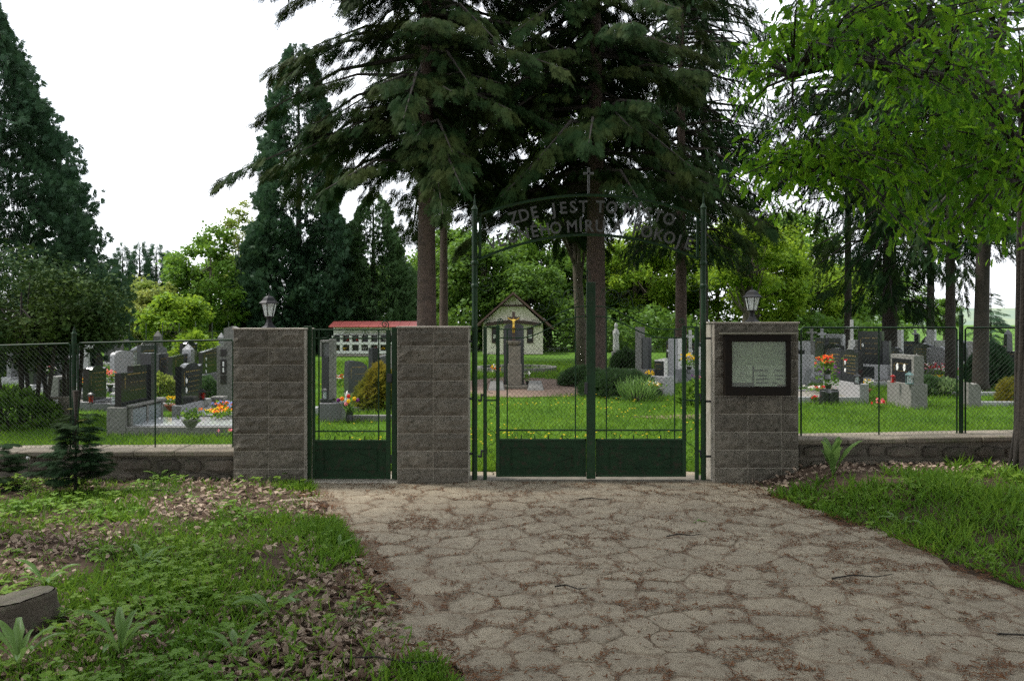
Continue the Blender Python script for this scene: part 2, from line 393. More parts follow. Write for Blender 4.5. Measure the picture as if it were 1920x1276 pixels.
def stone_mesh(p, poly):
    # round the corners a little, then a flat worn top with a sloping rim
    q = []
    for k in range(len(poly)):
        a, c, e = poly[k-1], poly[k], poly[(k+1) % len(poly)]
        q += [c + (a-c)*.16, c + (e-c)*.16, c + (e-c)*.38 + rs.normal(size=2)*.008, c + (e-c)*.64 + rs.normal(size=2)*.008]
    q = [v + rs.normal(size=2)*.005 for v in q]
    tl = rs.normal(size=2) * .010; h0 = .0085 + rs.uniform(0, .007)
    c0 = np.mean(q, axis=0); mb = MB(); n = len(q)
    z = lambda v: h0 + (v - c0) @ tl
    inner = [c0 + (v - c0) * .86 for v in q]
    mb.v = [(v[0]-p[0], v[1]-p[1], -.01) for v in q] + [(v[0]-p[0], v[1]-p[1], z(v) - .006) for v in q] + [(v[0]-p[0], v[1]-p[1], z(v)) for v in inner]
    for k in range(n):
        k2 = (k+1) % n
        mb.f += [(k, k2, n+k2, n+k), (n+k, n+k2, 2*n+k2, 2*n+k)]
    mb.f.append(tuple(range(2*n, 3*n)))
    return mb
rest = MB()
for i, (p, poly, A) in enumerate(stones):
    mb = stone_mesh(p, poly)
    if i < 300:
        o = mb.build('stone', FLAG, path); o.location = (p[0], p[1], 0)
    else: rest.add([(v[0]+p[0], v[1]+p[1], v[2]) for v in mb.v], mb.f)
if rest.v: tag(rest.build('far_stones', FLAG, path), kind='stuff')
tag(MB().cbox(-2.26, -1.24, 8.50, 8.95, -.05, .028, .01).build('threshold_slab', CONC), kind='structure')
tag(MB().cbox(-.48, 2.20, 8.62, 8.92, -.05, .022, .01).build('threshold_strip', MORTAR), kind='structure')
# trodden earth round the memorial cross, and a strip of earth by the kerb on the right
def blob(name, cx, cy, rx, ry, z, mat, seed):
    mb = MB(); n = 40
    mb.v = [(cx, cy, z)] + [(cx + rx*math.cos(a)*(.75 + .5*float(vnoise(math.cos(a)*2, math.sin(a)*2, 1, seed))), cy + ry*math.sin(a)*(.75 + .5*float(vnoise(math.cos(a)*2+9, math.sin(a)*2, 1, seed))), z) for a in [2*PI*k/n for k in range(n)]]
    mb.f = [(0, 1+k, 1+(k+1) % n) for k in range(n)]
    return tag(mb.build(name, mat), kind='structure')
blob('dirt_patch', .15, 21.6, 2.1, 3.4, .004, SOILD, 2)
blob('dirt_strip', 3.9, 14.6, 1.5, .45, .004, SOILD, 4)

# ------------------------------------------------------------------ gate pillars
S = 8.5 / F                                   # metres per photo pixel on the pillar fronts
def gate_pillar(x0, x1, ztop, cuts, label, rows=9):
    yf = 8.5; root = empty('gate_pillar', ((x0+x1)/2, yf + .2, 0), 0, label, 'gate pillar')
    MB().cbox(x0 - .002, x1 + .002, yf + .014, yf + .40, -.1, ztop - .012, .008).build('core', CONC, root, world=True)
    MB().cbox(x0 - .012, x1 + .012, yf - .004, yf + .41, ztop - .012, ztop + .008, .006).build('cap', CONC, root, world=True)
    ph = (ztop - .016 + .02) / rows
    for r in range(rows):
        for k in range(len(cuts) - 1):
            a, c = cuts[k] + .005, cuts[k+1] - .005
            if k == 0: a = x0 + .003
            if k == len(cuts) - 2: c = x1 - .003
            z0, z1 = -.02 + r*ph + .005, -.02 + (r+1)*ph - .005
            nx_, nz_ = 6, 4; mb = MB(); V = []
            for j in range(nz_+1):
                for i in range(nx_+1):
                    edge = i in (0, nx_) or j in (0, nz_)
                    dy = .010 if edge else -random.uniform(.0, .020)
                    V.append((a + (c-a)*i/nx_, yf + dy, z0 + (z1-z0)*j/nz_))
            Fs = [(j*(nx_+1)+i, j*(nx_+1)+i+1, (j+1)*(nx_+1)+i+1, (j+1)*(nx_+1)+i) for j in range(nz_) for i in range(nx_)]
            mb.add(V, Fs)
            mb.add([(a, yf+.01, z0), (c, yf+.01, z0), (c, yf+.01, z1), (a, yf+.01, z1), (a, yf+.03, z0), (c, yf+.03, z0), (c, yf+.03, z1), (a, yf+.03, z1)], [(0,1,5,4),(1,2,6,5),(2,3,7,6),(3,0,4,7)])
            mb.build('block', BLOCK, root, world=True)
    return root
px = lambda p: (p - 960) * S
gate_pillar(px(437), px(570), 1.685, [px(437), px(503), px(570)], 'split-face concrete block pillar carrying a lamp, left of the narrow gate')
gate_pillar(px(745), px(878), 1.705, [px(745), px(812), px(878)], 'split-face concrete block pillar without a lamp between the two gates')
gate_pillar(px(1340), px(1498), 1.752, [px(1340), px(1403), px(1466), px(1498)], 'wide split-face concrete block pillar with the notice board on it')

# lamps on the pillars
def lantern_lamp(loc, label):
    root = empty('pillar_lamp', loc, 0, label, 'lamp', 'lanterns on the gate pillars')
    MB().lathe([(.085,0),(.083,.008),(.055,.022),(.034,.06),(.026,.095),(.030,.112),(.045,.12)], 6, ph=PI/6).build('base', LAMPM, root)
    fr = MB(); fr.lathe([(.050,.118),(.054,.124),(.050,.13)], 6, ph=PI/6)
    for k in range(6):
        a = PI/6 + k*PI/3; c, s_ = math.cos(a), math.sin(a)
        fr.tube([(.050*c, .050*s_, .126), (.086*c, .086*s_, .272)], .0055, 4)
    fr.build('frame', LAMPM, root)
    for k in range(6):
        a0, a1 = PI/6 + k*PI/3, PI/6 + (k+1)*PI/3
        MB().add([(.049*math.cos(a0), .049*math.sin(a0), .13), (.049*math.cos(a1), .049*math.sin(a1), .13), (.084*math.cos(a1), .084*math.sin(a1), .27), (.084*math.cos(a0), .084*math.sin(a0), .27)], [(0,1,2,3)]).build('pane', FROST, root)
    rf = MB().lathe([(.080,.268),(.108,.270),(.110,.276),(.080,.300),(.058,.335),(.030,.352),(.012,.356)], 6, ph=PI/6).build('roof', LAMPM, root)
    MB().lathe([(.009,.354),(.012,.362),(.006,.372),(.003,.40)], 8).build('finial', LAMPM, rf)
    bl = MB().lathe([(.018,.13),(.018,.165),(.022,.168),(.026,.20),(.026,.225),(.016,.238)], 10).build('bulb', ENAMEL, root, smooth=True)
    return root
lantern_lamp((px(503)*1.02, 8.70, 1.693), 'black hexagonal lantern on the pillar left of the narrow gate')
lantern_lamp((px(1412)*1.02, 8.70, 1.760), 'black hexagonal lantern above the notice board')

# ------------------------------------------------------------------ low stone walls
def stone_wall(x0, x1, zb, zt, y0, label, seed):
    r_ = random.Random(seed)
    zt0, zt1 = zt if isinstance(zt, tuple) else (zt, zt)
    top = lambda x: zt0 + (zt1 - zt0) * (x - x0) / (x1 - x0)
    root = empty('stone_wall', ((x0+x1)/2, y0 + .2, 0), 0, label, 'wall')
    MB().add([(x0,y0+.03,-.1),(x1,y0+.03,-.1),(x1,y0+.4,-.1),(x0,y0+.4,-.1),(x0,y0+.03,zt0-.05),(x1,y0+.03,zt1-.05),(x1,y0+.4,zt1-.05),(x0,y0+.4,zt0-.05)],
             [(0,3,2,1),(4,5,6,7),(0,1,5,4),(1,2,6,5),(2,3,7,6),(3,0,4,7)]).build('core', MORTAR, root, world=True)
    H_ = min(zt0, zt1) - .055 - zb; rows = 2 if H_ < .34 else 3
    z = zb - .06
    for r in range(rows):
        h = (H_ + .06) / rows
        x = x0 - r_.uniform(0, .2)
        while x < x1:
            w_ = r_.uniform(.14, .42); a, c = max(x, x0), min(x + w_, x1)
            if c - a > .05:
                n = 12; cx, cz = (a+c)/2, z + h/2 + r_.uniform(-.012, .012); mb = MB(); ring = []
                for k in range(n):
                    an = 2*PI*k/n + r_.uniform(-.15, .15); e = 1/ max(abs(math.cos(an)), abs(math.sin(an)))**.92
                    ring.append((cx + (c-a)/2*.95*math.cos(an)*e*r_.uniform(.88, 1.0), cz + h/2*.96*math.sin(an)*e*r_.uniform(.86, 1.0)))
                pr = r_.uniform(.0, .022)
                mb.v = [(p, y0 + .05, q) for p, q in ring] + [(cx + (p-cx)*.93, y0 + .012 - pr, cz + (q-cz)*.9) for p, q in ring] + [(cx + (p-cx)*.5, y0 - .004 - pr - r_.uniform(0, .012), cz + (q-cz)*.5) for p, q in ring]
                for k in range(n):
                    k2 = (k+1) % n; mb.f += [(k, k2, n+k2, n+k), (n+k, n+k2, 2*n+k2, 2*n+k)]
                mb.f.append(tuple(range(2*n, 3*n)))
                mb.build('stone', RUBBLE, root, world=True)
            x += w_ + .012
        z += h
    x = x0
    while x < x1 - .02:
        w_ = r_.uniform(.45, .85); c = min(x + w_, x1)
        if x1 - c < .2: c = x1
        mb = MB().cbox(x + .003, c - .003, y0 - .035 - r_.uniform(0, .015), y0 + .43, 0, .055 + r_.uniform(0, .008), .012)
        mb.v = [(p, q, s_ + top(p) - .05) for p, q, s_ in mb.v]
        mb.build('coping_stone', COPING, root, world=True); x = c
    return root
stone_wall(-7.6, px(437) - .003, 0, (.325, .345), 8.60, 'low rubble stone wall under the fence by the narrow gate', 5)
stone_wall(px(1498) + .003, 6.6, .17, (.465, .53), 8.60, 'low rubble stone wall running from the notice-board pillar to the oak', 9)

# ------------------------------------------------------------------ ironwork helpers (world coordinates on a vertical plane)
YG = 8.66; SG = YG / F
def q(pxx, pyy, y=YG): return (((pxx - 960) * SG), y, EYE - (pyy - HZ) * SG)
def barbox(mb, p0, p1, y=YG, d=.02):
    (xa, _, za), (xb, _, zb) = q(*p0), q(*p1)
    return mb.cbox(min(xa, xb), max(xa, xb), y - d/2, y + d/2, min(za, zb), max(za, zb), .003)
def spiral(cx, cy, r, turns, a0, sgn, n=22, r1=.18):
    return [(cx + r*(1-(1-r1)*t)*math.cos(a0 + sgn*2*PI*turns*t), cy + r*(1-(1-r1)*t)*math.sin(a0 + sgn*2*PI*turns*t)) for t in [k/n for k in range(n+1)]]
def iron(mb, pl, r=.005, y=YG, n=5):
    return mb.tube([q(a, c, y) for a, c in pl], r, n)
def chain_mesh(x0, x1, zlo, zhi, y, cell, r=.0014):
    """diamond wire netting between zlo(x) and zhi(x): straight wires crossing"""
    mb = MB()
    for sgn, yo in ((1, -.0015), (-1, .0015)):
        span = (x1 - x0); Hh = max(zhi(x) for x in np.linspace(x0, x1, 30)); Lw = min(zlo(x) for x in np.linspace(x0, x1, 30))
        c = x0 - (Hh - Lw) if sgn > 0 else x0
        c1 = x1 if sgn > 0 else x1 + (Hh - Lw)
        while c < c1:
            seg = []
            N = 40
            for k in range(N+1):
                tt = k / N; zz = Lw + (Hh - Lw) * tt; xx = c + sgn * (Hh - Lw) * tt
                if x0 <= xx <= x1 and zlo(xx) <= zz <= zhi(xx): seg.append((xx, y + yo, zz))
                elif len(seg) > 1: mb.tube([seg[0], seg[-1]], r, 3, False); seg = []
                else: seg = []
            if len(seg) > 1: mb.tube([seg[0], seg[-1]], r, 3, False)
            c += cell
    return mb

# ------------------------------------------------------------------ arch with inscription over the wide gate
arch = empty('gate_arch', q(1105, 905), 0, 'green iron arch with lettered sign over the wide gate', 'gate arch')
for (a, top_, tip) in ((890, 395, 368), (1319, 392, 365)):
    x, _, z = q(a, top_); zt = q(a, tip)[2]; rr = .030
    mb = MB().tube([(x, YG, -.05), (x, YG, z)], rr, 10); mb.lathe([(rr, 0), (rr*1.25, .015), (rr*.8, .04), (.012, .06), (.003, zt - z + .02)], 8, (x, YG, z))
    zc = q(a, 497)[2]; mb.lathe([(rr, 0), (rr*1.35, .012), (rr*1.35, .035), (rr, .047)], 10, (x, YG, zc))
    zc = q(a, 540)[2]; mb.lathe([(rr, 0), (rr*1.35, .012), (rr*1.35, .035), (rr, .047)], 10, (x, YG, zc))
    mb.build('post', GREEN, arch, smooth=False, world=True)
topz = lambda p: 366 + .00088 * (p - 1104)**2
botz = lambda p: 440 + .00108 * (p - 1104)**2
def flat_arc(fn, p0, p1, wdt, dep, n=36):
    mb = MB(); P = [q(p0 + (p1-p0)*k/n, fn(p0 + (p1-p0)*k/n)) for k in range(n+1)]
    for x, y, z in P: mb.v += [(x, y-dep, z-wdt), (x, y+dep, z-wdt), (x, y+dep, z+wdt), (x, y-dep, z+wdt)]
    for i in range(n):
        for k in range(4): mb.f.append((i*4+k, i*4+(k+1) % 4, (i+1)*4+(k+1) % 4, (i+1)*4+k))
    mb.f += [(3,2,1,0), (n*4, n*4+1, n*4+2, n*4+3)]; return mb
flat_arc(topz, 898, 1310, .014, .014).build('upper_rail', GREEN, arch, world=True)
flat_arc(botz, 898, 1310, .014, .014).build('lower_rail', GREEN, arch, world=True)
for a, sx in ((900, -1), (1308, 1)):
    mb = MB(); barbox(mb, (a-2.5, topz(a)), (a+2.5, botz(a)), d=.028); mb.build('end_bar', GREEN, arch, world=True)
    for yy in (topz(a) + 12, botz(a) - 3):
        mb = MB(); barbox(mb, (a + sx*2, yy - 1.3), (a + sx*9, yy + 1.3), d=.012); mb.build('bracket', GREEN, arch, world=True)
xa, xb = q(901, 0)[0], q(1307, 0)[0]
def pz(x): return x / SG + 960
chain_mesh(xa, xb, lambda x: q(0, botz(pz(x)))[2], lambda x: q(0, topz(pz(x)))[2], YG + .012, .05, .0012).build('wire_mesh', WIRE, arch, world=True)
def letter_obj(ch, pos, size, rot, mat, parent, ext=.003, off=.0035, name='letter', sx=1.0):
    cu = bpy.data.curves.new('letter', 'FONT'); cu.body = ch; cu.size = size; cu.align_x = 'CENTER'; cu.align_y = 'CENTER' if len(ch) > 1 else 'BOTTOM_BASELINE'
    cu.extrude = ext; cu.offset = off; cu.resolution_u = 3
    o = bpy.data.objects.new(name, cu); col.objects.link(o)
    dg = bpy.context.evaluated_depsgraph_get(); me = bpy.data.meshes.new_from_object(o.evaluated_get(dg))
    bpy.data.objects.remove(o); bpy.data.curves.remove(cu)
    me.materials.clear(); o = link(name, me, mat, parent)
    L = parent.matrix_world.translation if parent else Vector()
    o.location = Vector(pos) - parent.location; o.rotation_euler = (R(90), rot, 0); o.scale = (sx, 1, 1)
    return o
line1 = [('Z',966),('D',985),('E',1004),('J',1040),('E',1057),('S',1075),('T',1094),('T',1125),('O',1146),('M',1178),('Í',1195),('S',1212),('T',1231),('O',1251)]
line2 = [('V',926),('Ě',943),('Č',963),('N',984),('É',1004),('H',1023),('O',1043),('M',1073),('Í',1089),('R',1104),('U',1125),('A',1156),('P',1191),('O',1210),('K',1232),('O',1252),('J',1270),('E',1287)]
for ln, base, k in ((line1, 398, .00108), (line2, 434, .00100)):
    for ch, a in ln:
        dx = a - 1105; yy = base + k*dx*dx; sl = math.atan(2*k*dx)
        letter_obj(ch, q(a, yy, YG - .012), .185, sl, LETTER, arch, sx=.88)
cr_ = MB(); barbox(cr_, (1101.5, 314), (1106, 367), y=YG + .01, d=.016); barbox(cr_, (1094, 323), (1113.5, 327.5), y=YG + .008, d=.012)
cr_.build('cross', LETTER, arch, world=True)
for a, sides in ((890, (1,)), (1319, (-1, 1))):
    for sd_ in sides:
        mb = MB(); c0 = a + sd_*(22 if a < 1000 else 20)
        iron(mb, spiral(c0, 531, 17, 1.6, PI if sd_ > 0 else 0, -sd_, r1=.15), .004)
        iron(mb, spiral(a + sd_*15, 502, 9, 1.3, PI if sd_ > 0 else 0, sd_, r1=.2), .0035)
        mb.build('scroll', GREEND, arch, world=True)
# hinge brackets to pillars
for (a, c, ys_) in ((877, 886, (747, 850, 640)), (1323, 1341, (634, 752, 855))):
    for yy in ys_:
        mb = MB(); barbox(mb, (a, yy - 2), (c, yy + 2), d=.02); mb.build('wall_bracket', BLACKM, arch, world=True)

# ------------------------------------------------------------------ kick panel used by every leaf
def kick_panel(parent, x0, x1, y0, y1):
    mb = MB(); barbox(mb, (x0, y0), (x1, y1), d=.006)
    p = mb.build('kick_panel', GREEND, parent, world=True)
    fr = MB(); ix0, ix1, iy0, iy1 = x0 + (x1-x0)*.15, x1 - (x1-x0)*.15, y0 + (y1-y0)*.22, y1 - (y1-y0)*.22
    yy = YG - .006
    for A_, B_ in (((x0, y0), (x1, y0 + 4)), ((x0, y1 - 4), (x1, y1)), ((x0, y0), (x0 + 3, y1)), ((x1 - 3, y0), (x1, y1))): barbox(fr, A_, B_, d=.022)
    fr.build('panel_rim', GREEN, parent, world=True)
    tr = MB()
    for A_, B_ in (((ix0, iy0), (ix1, iy0 + 1.2)), ((ix0, iy1 - 1.2), (ix1, iy1)), ((ix0, iy0), (ix0 + 1.2, iy1)), ((ix1 - 1.2, iy0), (ix1, iy1))): barbox(tr, A_, B_, y=yy, d=.012)
    cx, cy = (ix0+ix1)/2, (iy0+iy1)/2; e = 3
    dm = [(ix0 + e, cy), (cx, iy0 + e), (ix1 - e, cy), (cx, iy1 - e), (ix0 + e, cy)]
    tr.tube([q(a, c, yy) for a, c in dm], .0045, 4)
    for sx_ in (x0 + (x1-x0)*.075, x1 - (x1-x0)*.075):
        for f_ in (.25, .5, .75): barbox(tr, (sx_ - 2, y0 + (y1-y0)*f_ - 1), (sx_ + 2, y0 + (y1-y0)*f_ + 1), y=yy, d=.008)
    tr.build('moulding', GREEND, parent, world=True)
def scroll_row(parent, x0, x1, yt, yb, n):
    """row of small scrolls and stubs between rail and kick panel"""
    mb = MB(); w_ = (x1 - x0) / n; h = yb - yt
    for k in range(n):
        c = x0 + w_*(k + .5)
        if k in (0, n-1): iron(mb, spiral(c, (yt+yb)/2 + .5, h*.46, 1.6, PI/2, 1 if k else -1), .003)
        else: iron(mb, [(c - w_*.45, yt + 1), (c - w_*.22, yt + h*.42), (c, yt + h*.55), (c + w_*.22, yt + h*.42), (c + w_*.45, yt + 1)], .003)
    for k in range(1, n): c = x0 + w_*k; barbox(mb, (c - 1.1, yt + h*.52), (c + 1.1, yb), d=.012)
    mb.build('scrollwork', GREEND, parent, world=True)

# ------------------------------------------------------------------ narrow gate
for a, b_, yt, lab in ((571, 584, 611, 'square green hinge post at the narrow gate beside the lamp pillar'), (735, 745, 613, 'slim green latch post between the narrow gate and the middle pillar')):
    pr = empty('gate_post', q((a+b_)/2, 905), 0, lab, 'gate post')
    mb = MB(); barbox(mb, (a, yt), (b_, 912), y=YG, d=.06); mb.build('shaft', GREEN, pr, world=True)
    for yy in ((672, 850) if a < 600 else (690, 850)):
        mb = MB(); barbox(mb, ((a - 5) if a < 600 else b_, yy - 2), (a if a < 600 else b_ + 5, yy + 2), d=.02); mb.build('wall_bracket', BLACKM, pr, world=True)
sg = empty('narrow_gate', q(656, 900), 0, 'narrow green iron gate with wire mesh and diamond kick panel', 'gate')
mb = MB(); barbox(mb, (586, 616), (591, 897), d=.03); barbox(mb, (724, 618), (732.5, 897), d=.03)
iron(mb, [(728, 620), (728, 612)] + spiral(721.5, 608, 7, 1.35, 0, -1, r1=.2), .006); mb.build('frame', GREEN, sg, world=True)
mb = MB()
for yy, t_ in ((618, 1.2), (634, 1.4), (808, 1.4)): barbox(mb, (591, yy - t_), (724, yy + t_), d=.014)
for a in (598, 710): barbox(mb, (a - 1.3, 618), (a + 1.3, 824), y=YG + .002, d=.012)
mb.build('bars', GREEN, sg, world=True)
mb = MB(); iron(mb, spiral(615, 626, 7, 1.7, 0, -1), .004); iron(mb, spiral(685, 626, 7, 1.7, PI, 1), .003); iron(mb, [(622, 629), (636, 633), (650, 622), (664, 633), (678, 629)], .003); mb.build('top_scrolls', GREEND, sg, world=True)
chain_mesh(q(599, 0)[0], q(709, 0)[0], lambda x: q(0, 807)[2], lambda x: q(0, 635)[2], YG + .006, .05).build('wire_mesh', WIRE, sg, world=True)
kick_panel(sg, 586, 730, 824, 897); scroll_row(sg, 600, 712, 809, 824, 4)
mb = MB(); barbox(mb, (726, 700), (736, 716), y=YG - .03, d=.02); mb.build('lock', BLACKM, sg, world=True)
mb = MB(); barbox(mb, (731, 852), (737, 868), d=.02); mb.build('latch', BLACKM, sg, world=True)

# ------------------------------------------------------------------ wide gate, two leaves
def leaf(side):
    mir = (lambda a: a) if side < 0 else (lambda a: 2216 - a)
    lab = ('left' if side < 0 else 'right')
    root = empty('gate_leaf', q(mir(1015), 900), 0, 'green iron leaf of the wide gate, on the %s' % ('chapel side' if side < 0 else 'notice-board side'), 'gate')
    def bb(mb, p0, p1, **k): return barbox(mb, (mir(p0[0]), p0[1]), (mir(p1[0]), p1[1]), **k)
    def ir(mb, pl, r=.005, **k): return iron(mb, [(mir(a), c) for a, c in pl], r, **k)
    mb = MB(); bb(mb, (906, 612), (913, 903), d=.03)
    ir(mb, [(909.5, 613), (909.5, 604)] + spiral(904.5 + 10, 602, 5, 1.3, PI, 1, r1=.25), .005); mb.build('hanging_stile', GREEN, root, world=True)
    mb = MB(); bb(mb, (930, 610), (937, 893), d=.03)
    ir(mb, [(933.5, 611), (933.5, 604)] + spiral(938.5, 602, 5.5, 1.3, PI, 1, r1=.25), .006); mb.build('stile', GREEN, root, world=True)
    mb = MB()
    for yy in (613, 750, 901): bb(mb, (913, yy - 1.4), (930, yy + 1.4), d=.016)
    bb(mb, (937, 804.5), (1100, 807.5), d=.016)
    for a in (951, 1079): bb(mb, (a - 1.2, 616 if a < 1000 else 578), (a + 1.2, 822), y=YG + .003, d=.012)
    mb.build('bars', GREEN, root, world=True)
    up = lambda a: 617 - 43 * float(sstep((a - 975) / 118.))
    lo = lambda a: 633 - 40 * float(sstep((a - 975) / 118.))
    for fn, nm in ((up, 'upper_rail'), (lo, 'lower_rail')):
        mb = MB(); ir(mb, [(a, fn(a)) for a in np.linspace(936, 1101, 28)], .0075, n=6); mb.build(nm, GREEN, root, world=True)
    mb = MB()
    ir(mb, spiral(1071, 556, 18, 1.9, PI*.2, 1, 30, r1=.14), .004)
    ir(mb, [(1092, 560), (1086, 541), (1070, 537)], .004)
    ir(mb, spiral(1045, 566, 10, 1.6, 0, 1, r1=.2) , .004)
    ir(mb, [(1055, 566), (1050, 548), (1038, 545), (1032, 556), (1028, 578)] + spiral(1016, 577, 9, 1.5, PI*.1, 1, r1=.2), .004)
    ir(mb, [(993, 608), (1000, 600), (1012, 602), (1022, 596)], .003); ir(mb, [(1030, 592), (1038, 600), (1050, 594)], .003)
    mb.build('scrolls', GREEND, root, world=True)
    for k, (c, s_) in enumerate(((640, 1), (672, -1), (700, 1), (725, -1), (770, 1), (795, -1), (820, 1), (845, -1), (872, 1))):
        mb = MB(); ir(mb, [(921.5 + s_*8.5*math.cos(tt), c + 12*math.sin(tt)) for tt in np.linspace(-1.9, 1.9, 12)], .003); mb.build('side_scroll', GREEND, root, world=True)
        if k % 3 == 1: mb = MB(); ir(mb, spiral(921, c, 5, 1.3, 0, s_), .003); mb.build('side_spiral', GREEND, root, world=True)
    xs_ = sorted((q(mir(952), 0)[0], q(mir(1098), 0)[0]))
    xa_ = sorted((q(mir(938), 0)[0], q(mir(1098), 0)[0]))
    def hi(x):
        a = mir(pz(x)); return q(0, lo(a))[2]
    chain_mesh(xs_[0], xs_[1], lambda x: q(0, 806)[2], hi, YG + .008, .05).build('wire_mesh', WIRE, root, world=True)
    if side < 0: kick_panel(root, 933, 1099, 822, 893)
    else: kick_panel(root, 1117, 1284, 822, 893)
    x_ = sorted((mir(952), mir(1079))); scroll_row(root, x_[0], x_[1], 807, 822, 5)
    for yy in (747, 852):
        mb = MB(); bb(mb, (896, yy + 1), (903, yy + 5), d=.02); bb(mb, (901, yy - 9), (904, yy + 5), d=.02); bb(mb, (903, yy - 9), (908, yy - 5), d=.02); mb.build('hinge', BLACKM, root, world=True)
    return root
lf = leaf(-1); rt = leaf(1)
mb = MB(); barbox(mb, (1099.5, 529), (1116, 896), y=YG - .012, d=.05); mb.build('cover_bar', GREEN, lf, world=True)
mb = MB(); barbox(mb, (1100.5, 504), (1102.5, 530), d=.012); iron(mb, [(1101, 506), (1097, 514), (1095, 524)], .003); iron(mb, [(1102, 506), (1106, 514), (1108, 524)], .003); mb.build('spike', GREEND, lf, world=True)
mb = MB(); barbox(mb, (1095, 716), (1101, 738), y=YG - .04, d=.03); mb.build('lock', BLACKM, lf, world=True)

# ------------------------------------------------------------------ chain-link fences on the walls
YF = 8.82; SF = YF / F
def qf(a, c): return ((a - 960)*SF, YF, EYE - (c - HZ)*SF)
def fence(label, posts, panels, origin):
    root = empty('chain_link_fence', origin, 0, label, 'fence')
    for (a, tip, bot, fancy) in posts:
        x, _, zt = qf(a, tip); zb = qf(a, bot)[2]
        mb = MB().tube([(x, YF, zb), (x, YF, zt - .09)], .024, 8); mb.lathe([(.024, 0), (.032, .01), (.018, .03), (.012, .06), (.002, .09)], 8, (x, YF, zt - .09))
        p = mb.build('post', GREEND, root, world=True)
        if fancy:
            m2 = MB()
            for s_ in (-1, 1): m2.tube([(x + s_*.02 - root.location.x, 0, zt - .13 - root.location.z), (x + s_*.05 - root.location.x, 0, zt - .12 - root.location.z), (x + s_*.055 - root.location.x, 0, zt - .15 - root.location.z), (x + s_*.03 - root.location.x, 0, zt - .17 - root.location.z)], .005, 4)
            m2.build('barb', GREEND, p)
    for (a0, a1, t0, t1, b0, b1, mids) in panels:
        x0, _, zt0 = qf(a0, t0); x1, _, zt1 = qf(a1, t1); zb0, zb1 = qf(a0, b0)[2], qf(a1, b1)[2]
        r = .011
        mb = MB().tube([(x0, YF, zb0), (x0 , YF, zt0 - .02), (x0 + .02, YF, zt0), (x1 - .02, YF, zt1), (x1, YF, zt1 - .02), (x1, YF, zb1 + .02), (x1 - .02, YF, zb1), (x0, YF, zb0)], r, 6)
        mb.build('panel_frame', GREEND, root, world=True)
        li = lambda x, u, v, x0=x0, x1=x1: u + (v - u)*(x - x0)/(x1 - x0)
        for mpx in mids:
            x = qf(mpx, 0)[0]; MB().tube([(x, YF, li(x, zb0, zb1) - .06), (x, YF, li(x, zt0, zt1))], .009, 6).build('mid_bar', GREEND, root, world=True)
        chain_mesh(x0, x1, lambda x: li(x, zb0, zb1), lambda x: li(x, zt0, zt1), YF, .052, .0015).build('wire_mesh', WIRE, root, world=True)
    return root
fence('chain-link fence in green tube frames left of the narrow gate', [(139, 612, 850, False)], [(-260, 132, 655, 644, 848, 842, [-60]), (146, 437, 643, 637, 842, 839, [291])], qf(139, 845))
fence('chain-link fence in green tube frames right of the notice-board pillar', [(1802, 578, 822, True)], [(1502, 1794, 614, 614, 823, 814, [1648]), (1810, 2105, 614, 614, 814, 806, [])], qf(1802, 820))
# thin far fence on the left, behind the graves
root = empty('back_fence', (XX(300, 31), 31, 0), 0, 'thin wire fence far behind the graves on the left', 'fence')
for k, a in enumerate(range(150, 452, 31)):
    x = XX(a, 31); MB().tube([(x, 31, 0), (x, 31, EYE - (622 - HZ)/F*31 + .35 + .05*(k % 2))], .018, 5).build('post', WIRE, root, world=True)
MB().tube([(XX(150, 31), 31, 1.38), (XX(450, 31), 31, 1.42)], .012, 4).build('top_wire', WIRE, root, world=True)
chain_mesh(XX(150, 31), XX(450, 31), lambda x: .1, lambda x: 1.39, 31, .16, .0022).build('wire_mesh', WIRE, root, world=True)

# ------------------------------------------------------------------ notice board
def qb(a, c, y): return ((a - 960)*y/F, y, EYE - (c - HZ)*y/F)
nb = empty('notice_board', qb(1419, 740, 8.46), 0, 'dark glazed notice case with papers on the wide pillar', 'notice board')
def bbx(mb, a0, c0, a1, c1, y0, y1, c=.003):
    x0, _, z1 = qb(a0, c0, 8.44); x1, _, z0 = qb(a1, c1, 8.44); return mb.cbox(x0, x1, y0, y1, z0, z1, c)
bbx(MB(), 1361, 630, 1478, 738, 8.44, 8.485).build('back_board', DARKWOOD, nb, world=True)
fr = MB(); bbx(fr, 1358, 627, 1481, 640, 8.40, 8.485); bbx(fr, 1358, 724, 1481, 741, 8.40, 8.485); bbx(fr, 1358, 640, 1371, 724, 8.40, 8.485); bbx(fr, 1472, 640, 1481, 724, 8.40, 8.485)
fr.build('frame', DARKWOOD, nb, world=True)
bbx(MB(), 1350, 623.5, 1491, 626.8, 8.37, 8.485).build('drip_rail', M('drip_rail_metal', (.16, .15, .10), rough=.5), nb, world=True)
bbx(MB(), 1371, 640, 1473, 724, 8.412, 8.415, .0005).build('glass', GLASS('dusty_glass', (.80, .84, .78), .08, .88), nb, world=True)
def sheet(a0, c0, a1, c1, mat, lines, k):
    p = bbx(MB(), a0, c0, a1, c1, 8.436 - k*.0006, 8.4385, .0003).build('paper', mat, nb, world=True)
    mb = MB()
    for (u0, v, u1, h) in lines: bbx(mb, a0 + (a1-a0)*u0, c0 + (c1-c0)*v, a0 + (a1-a0)*u1, c0 + (c1-c0)*v + h, 8.4352 - k*.0006, 8.4358 - k*.0006, .0001)
    if lines:
        o = mb.build('print', INK, p); L = nb.location
        o.data.transform(Matrix.Translation((-L.x, -L.y, -L.z)))
sheet(1371.5, 640.5, 1472.5, 686, PAPERT, [], 0)
rl = random.Random(2)
